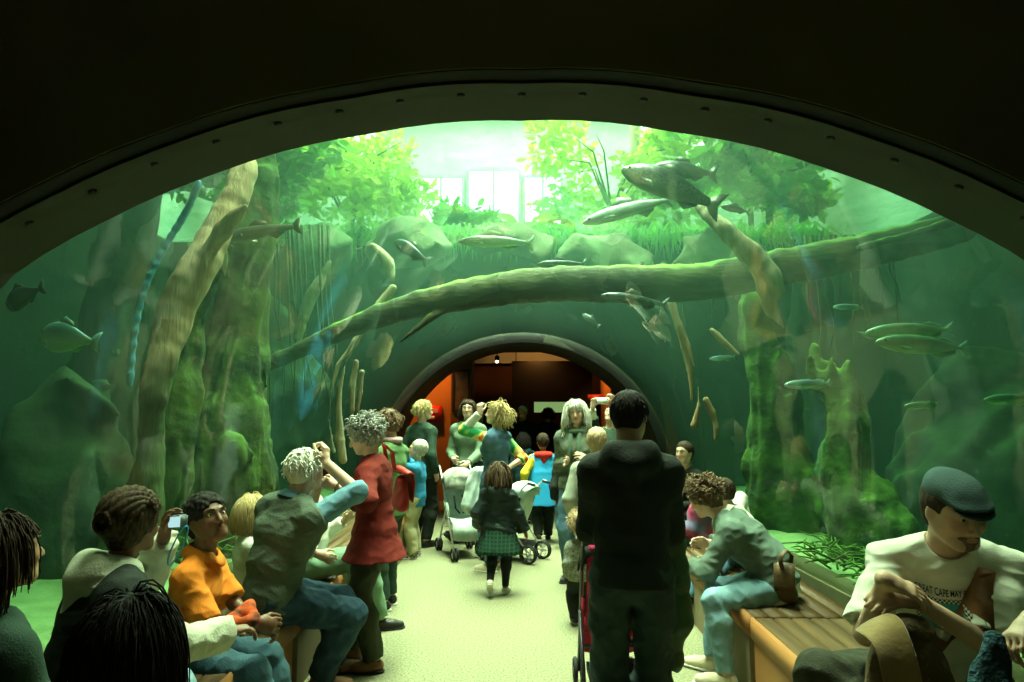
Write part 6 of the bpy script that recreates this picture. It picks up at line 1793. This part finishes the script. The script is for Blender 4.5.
b = MB(); b.box((-.024, -.006, -.018), (.024, .006, .018), M=Matrix.Translation(bk) @ Matrix.Rotation(yaw_, 4, 'Z') @ Matrix.Rotation(-.5, 4, 'Y'), bev=.003); b.build('buckle', M_chrome, t)
# printed panel on the T-shirt: turquoise picture in a chequered border under a line of lettering
def patch(name, x0, x1, z0, z1, m, lift, nx=14, nz=10, parent=None, fn=None):
    b = MB(); b.grid([[onshirt(x0 + (x1 - x0) * i / nx, z0 + (z1 - z0) * j / nz, lift) for i in range(nx + 1)] for j in range(nz + 1)])
    return b.build(name, m, parent)
def checker_mat():
    m = bpy.data.materials.new('chequered_print'); m.use_nodes = True; N = m.node_tree.nodes; L = m.node_tree.links; bs = N['Principled BSDF']; bs.inputs['Roughness'].default_value = .85
    tc = N.new('ShaderNodeTexCoord'); ck = N.new('ShaderNodeTexChecker'); ck.inputs['Scale'].default_value = 150; ck.inputs[1].default_value = (.02, .03, .03, 1); ck.inputs[2].default_value = (.62, .64, .54, 1)
    mp = N.new('ShaderNodeMapping'); mp.inputs['Scale'].default_value = (1, .0, 1); L.new(tc.outputs['Object'], mp.inputs[0]); L.new(mp.outputs[0], ck.inputs[0]); L.new(ck.outputs[0], bs.inputs['Base Color']); return m
PX0, PX1, PZ0, PZ1 = -.075, .110, -.075, .060
pr = patch('chest_print', PX0, PX1, PZ0, PZ1, checker_mat(), .0022, parent=tee)
tq = patch('turquoise_panel', PX0 + .014, PX1 - .014, PZ0 + .012, PZ1 - .012, cloth('turquoise_ink', (.03, .30, .30), (.05, .38, .36)), .0034, parent=tee)
wm = cloth('white_ink', (.62, .68, .60)); dk = cloth('dark_ink', (.02, .05, .05))
def blob(name, pts, m, lift):     # little flat figures of the print: a gull and beach shapes
    b = MB(); P = [onshirt(x, z, lift) for x, z in pts]; c_ = sum(P, Vector()) / len(P); b.add(P + [c_], [(i, (i + 1) % len(P), len(P)) for i in range(len(P))]); return b.build(name, m, tee)
blob('printed_gull', [(x_ + .012, z_ + .03) for x_, z_ in [(.085, -.008), (.070, .008), (.052, .006), (.040, -.006), (.028, .002), (.012, -.004), (.030, -.016), (.042, -.030), (.056, -.014), (.070, -.006)]], wm, .0046)
blob('printed_figure', [(.000, -.020), (-.012, -.024), (-.016, -.060), (-.006, -.085), (.006, -.060), (.010, -.034)], dk, .0046)
blob('printed_figure', [(-.045, -.030), (-.060, -.040), (-.060, -.080), (-.040, -.085), (-.030, -.050)], dk, .0046)
fc_ = bpy.data.curves.new('lettering', 'FONT'); fc_.body = 'GREAT CAPE MAY FOOT'; fc_.size = .026; fc_.align_x = 'CENTER'; fc_.space_character = 1.0; fc_.offset = .0004
to = bpy.data.objects.new('lettering_source', fc_); C.objects.link(to)
dep.update(); me = bpy.data.meshes.new_from_object(to.evaluated_get(bpy.context.evaluated_depsgraph_get())); bpy.data.objects.remove(to)
bm = bmesh.new(); bm.from_mesh(me); bmesh.ops.subdivide_edges(bm, edges=[e for e in bm.edges if e.calc_length() > .01], cuts=2)
w_ = max(v.co.x for v in bm.verts) - min(v.co.x for v in bm.verts); sx_ = .19 / w_
for v in bm.verts:      # his right is +x, so the letters run towards -x as read from in front
    v.co = onshirt(.018 - v.co.x * sx_, .068 + v.co.y * 1.15, .0035)
bm.to_mesh(me); bm.free(); link('lettering', me, dk, tee)
# ring on his hand and the neighbour's dark blue knitted scarf
drape('knitted_scarf', 'dark blue knitted scarf hanging from the hand at the right edge', 'scarf',
      [(pix(988, 638, 1.90), pix(982, 690, 1.88), .022, .032), (pix(998, 640, 1.90), pix(1004, 690, 1.86), .018, .028)], cloth('navy_knit', (.02, .06, .08), (.04, .10, .12), fs=60, bump=1.0), h=.007, noise=.008)
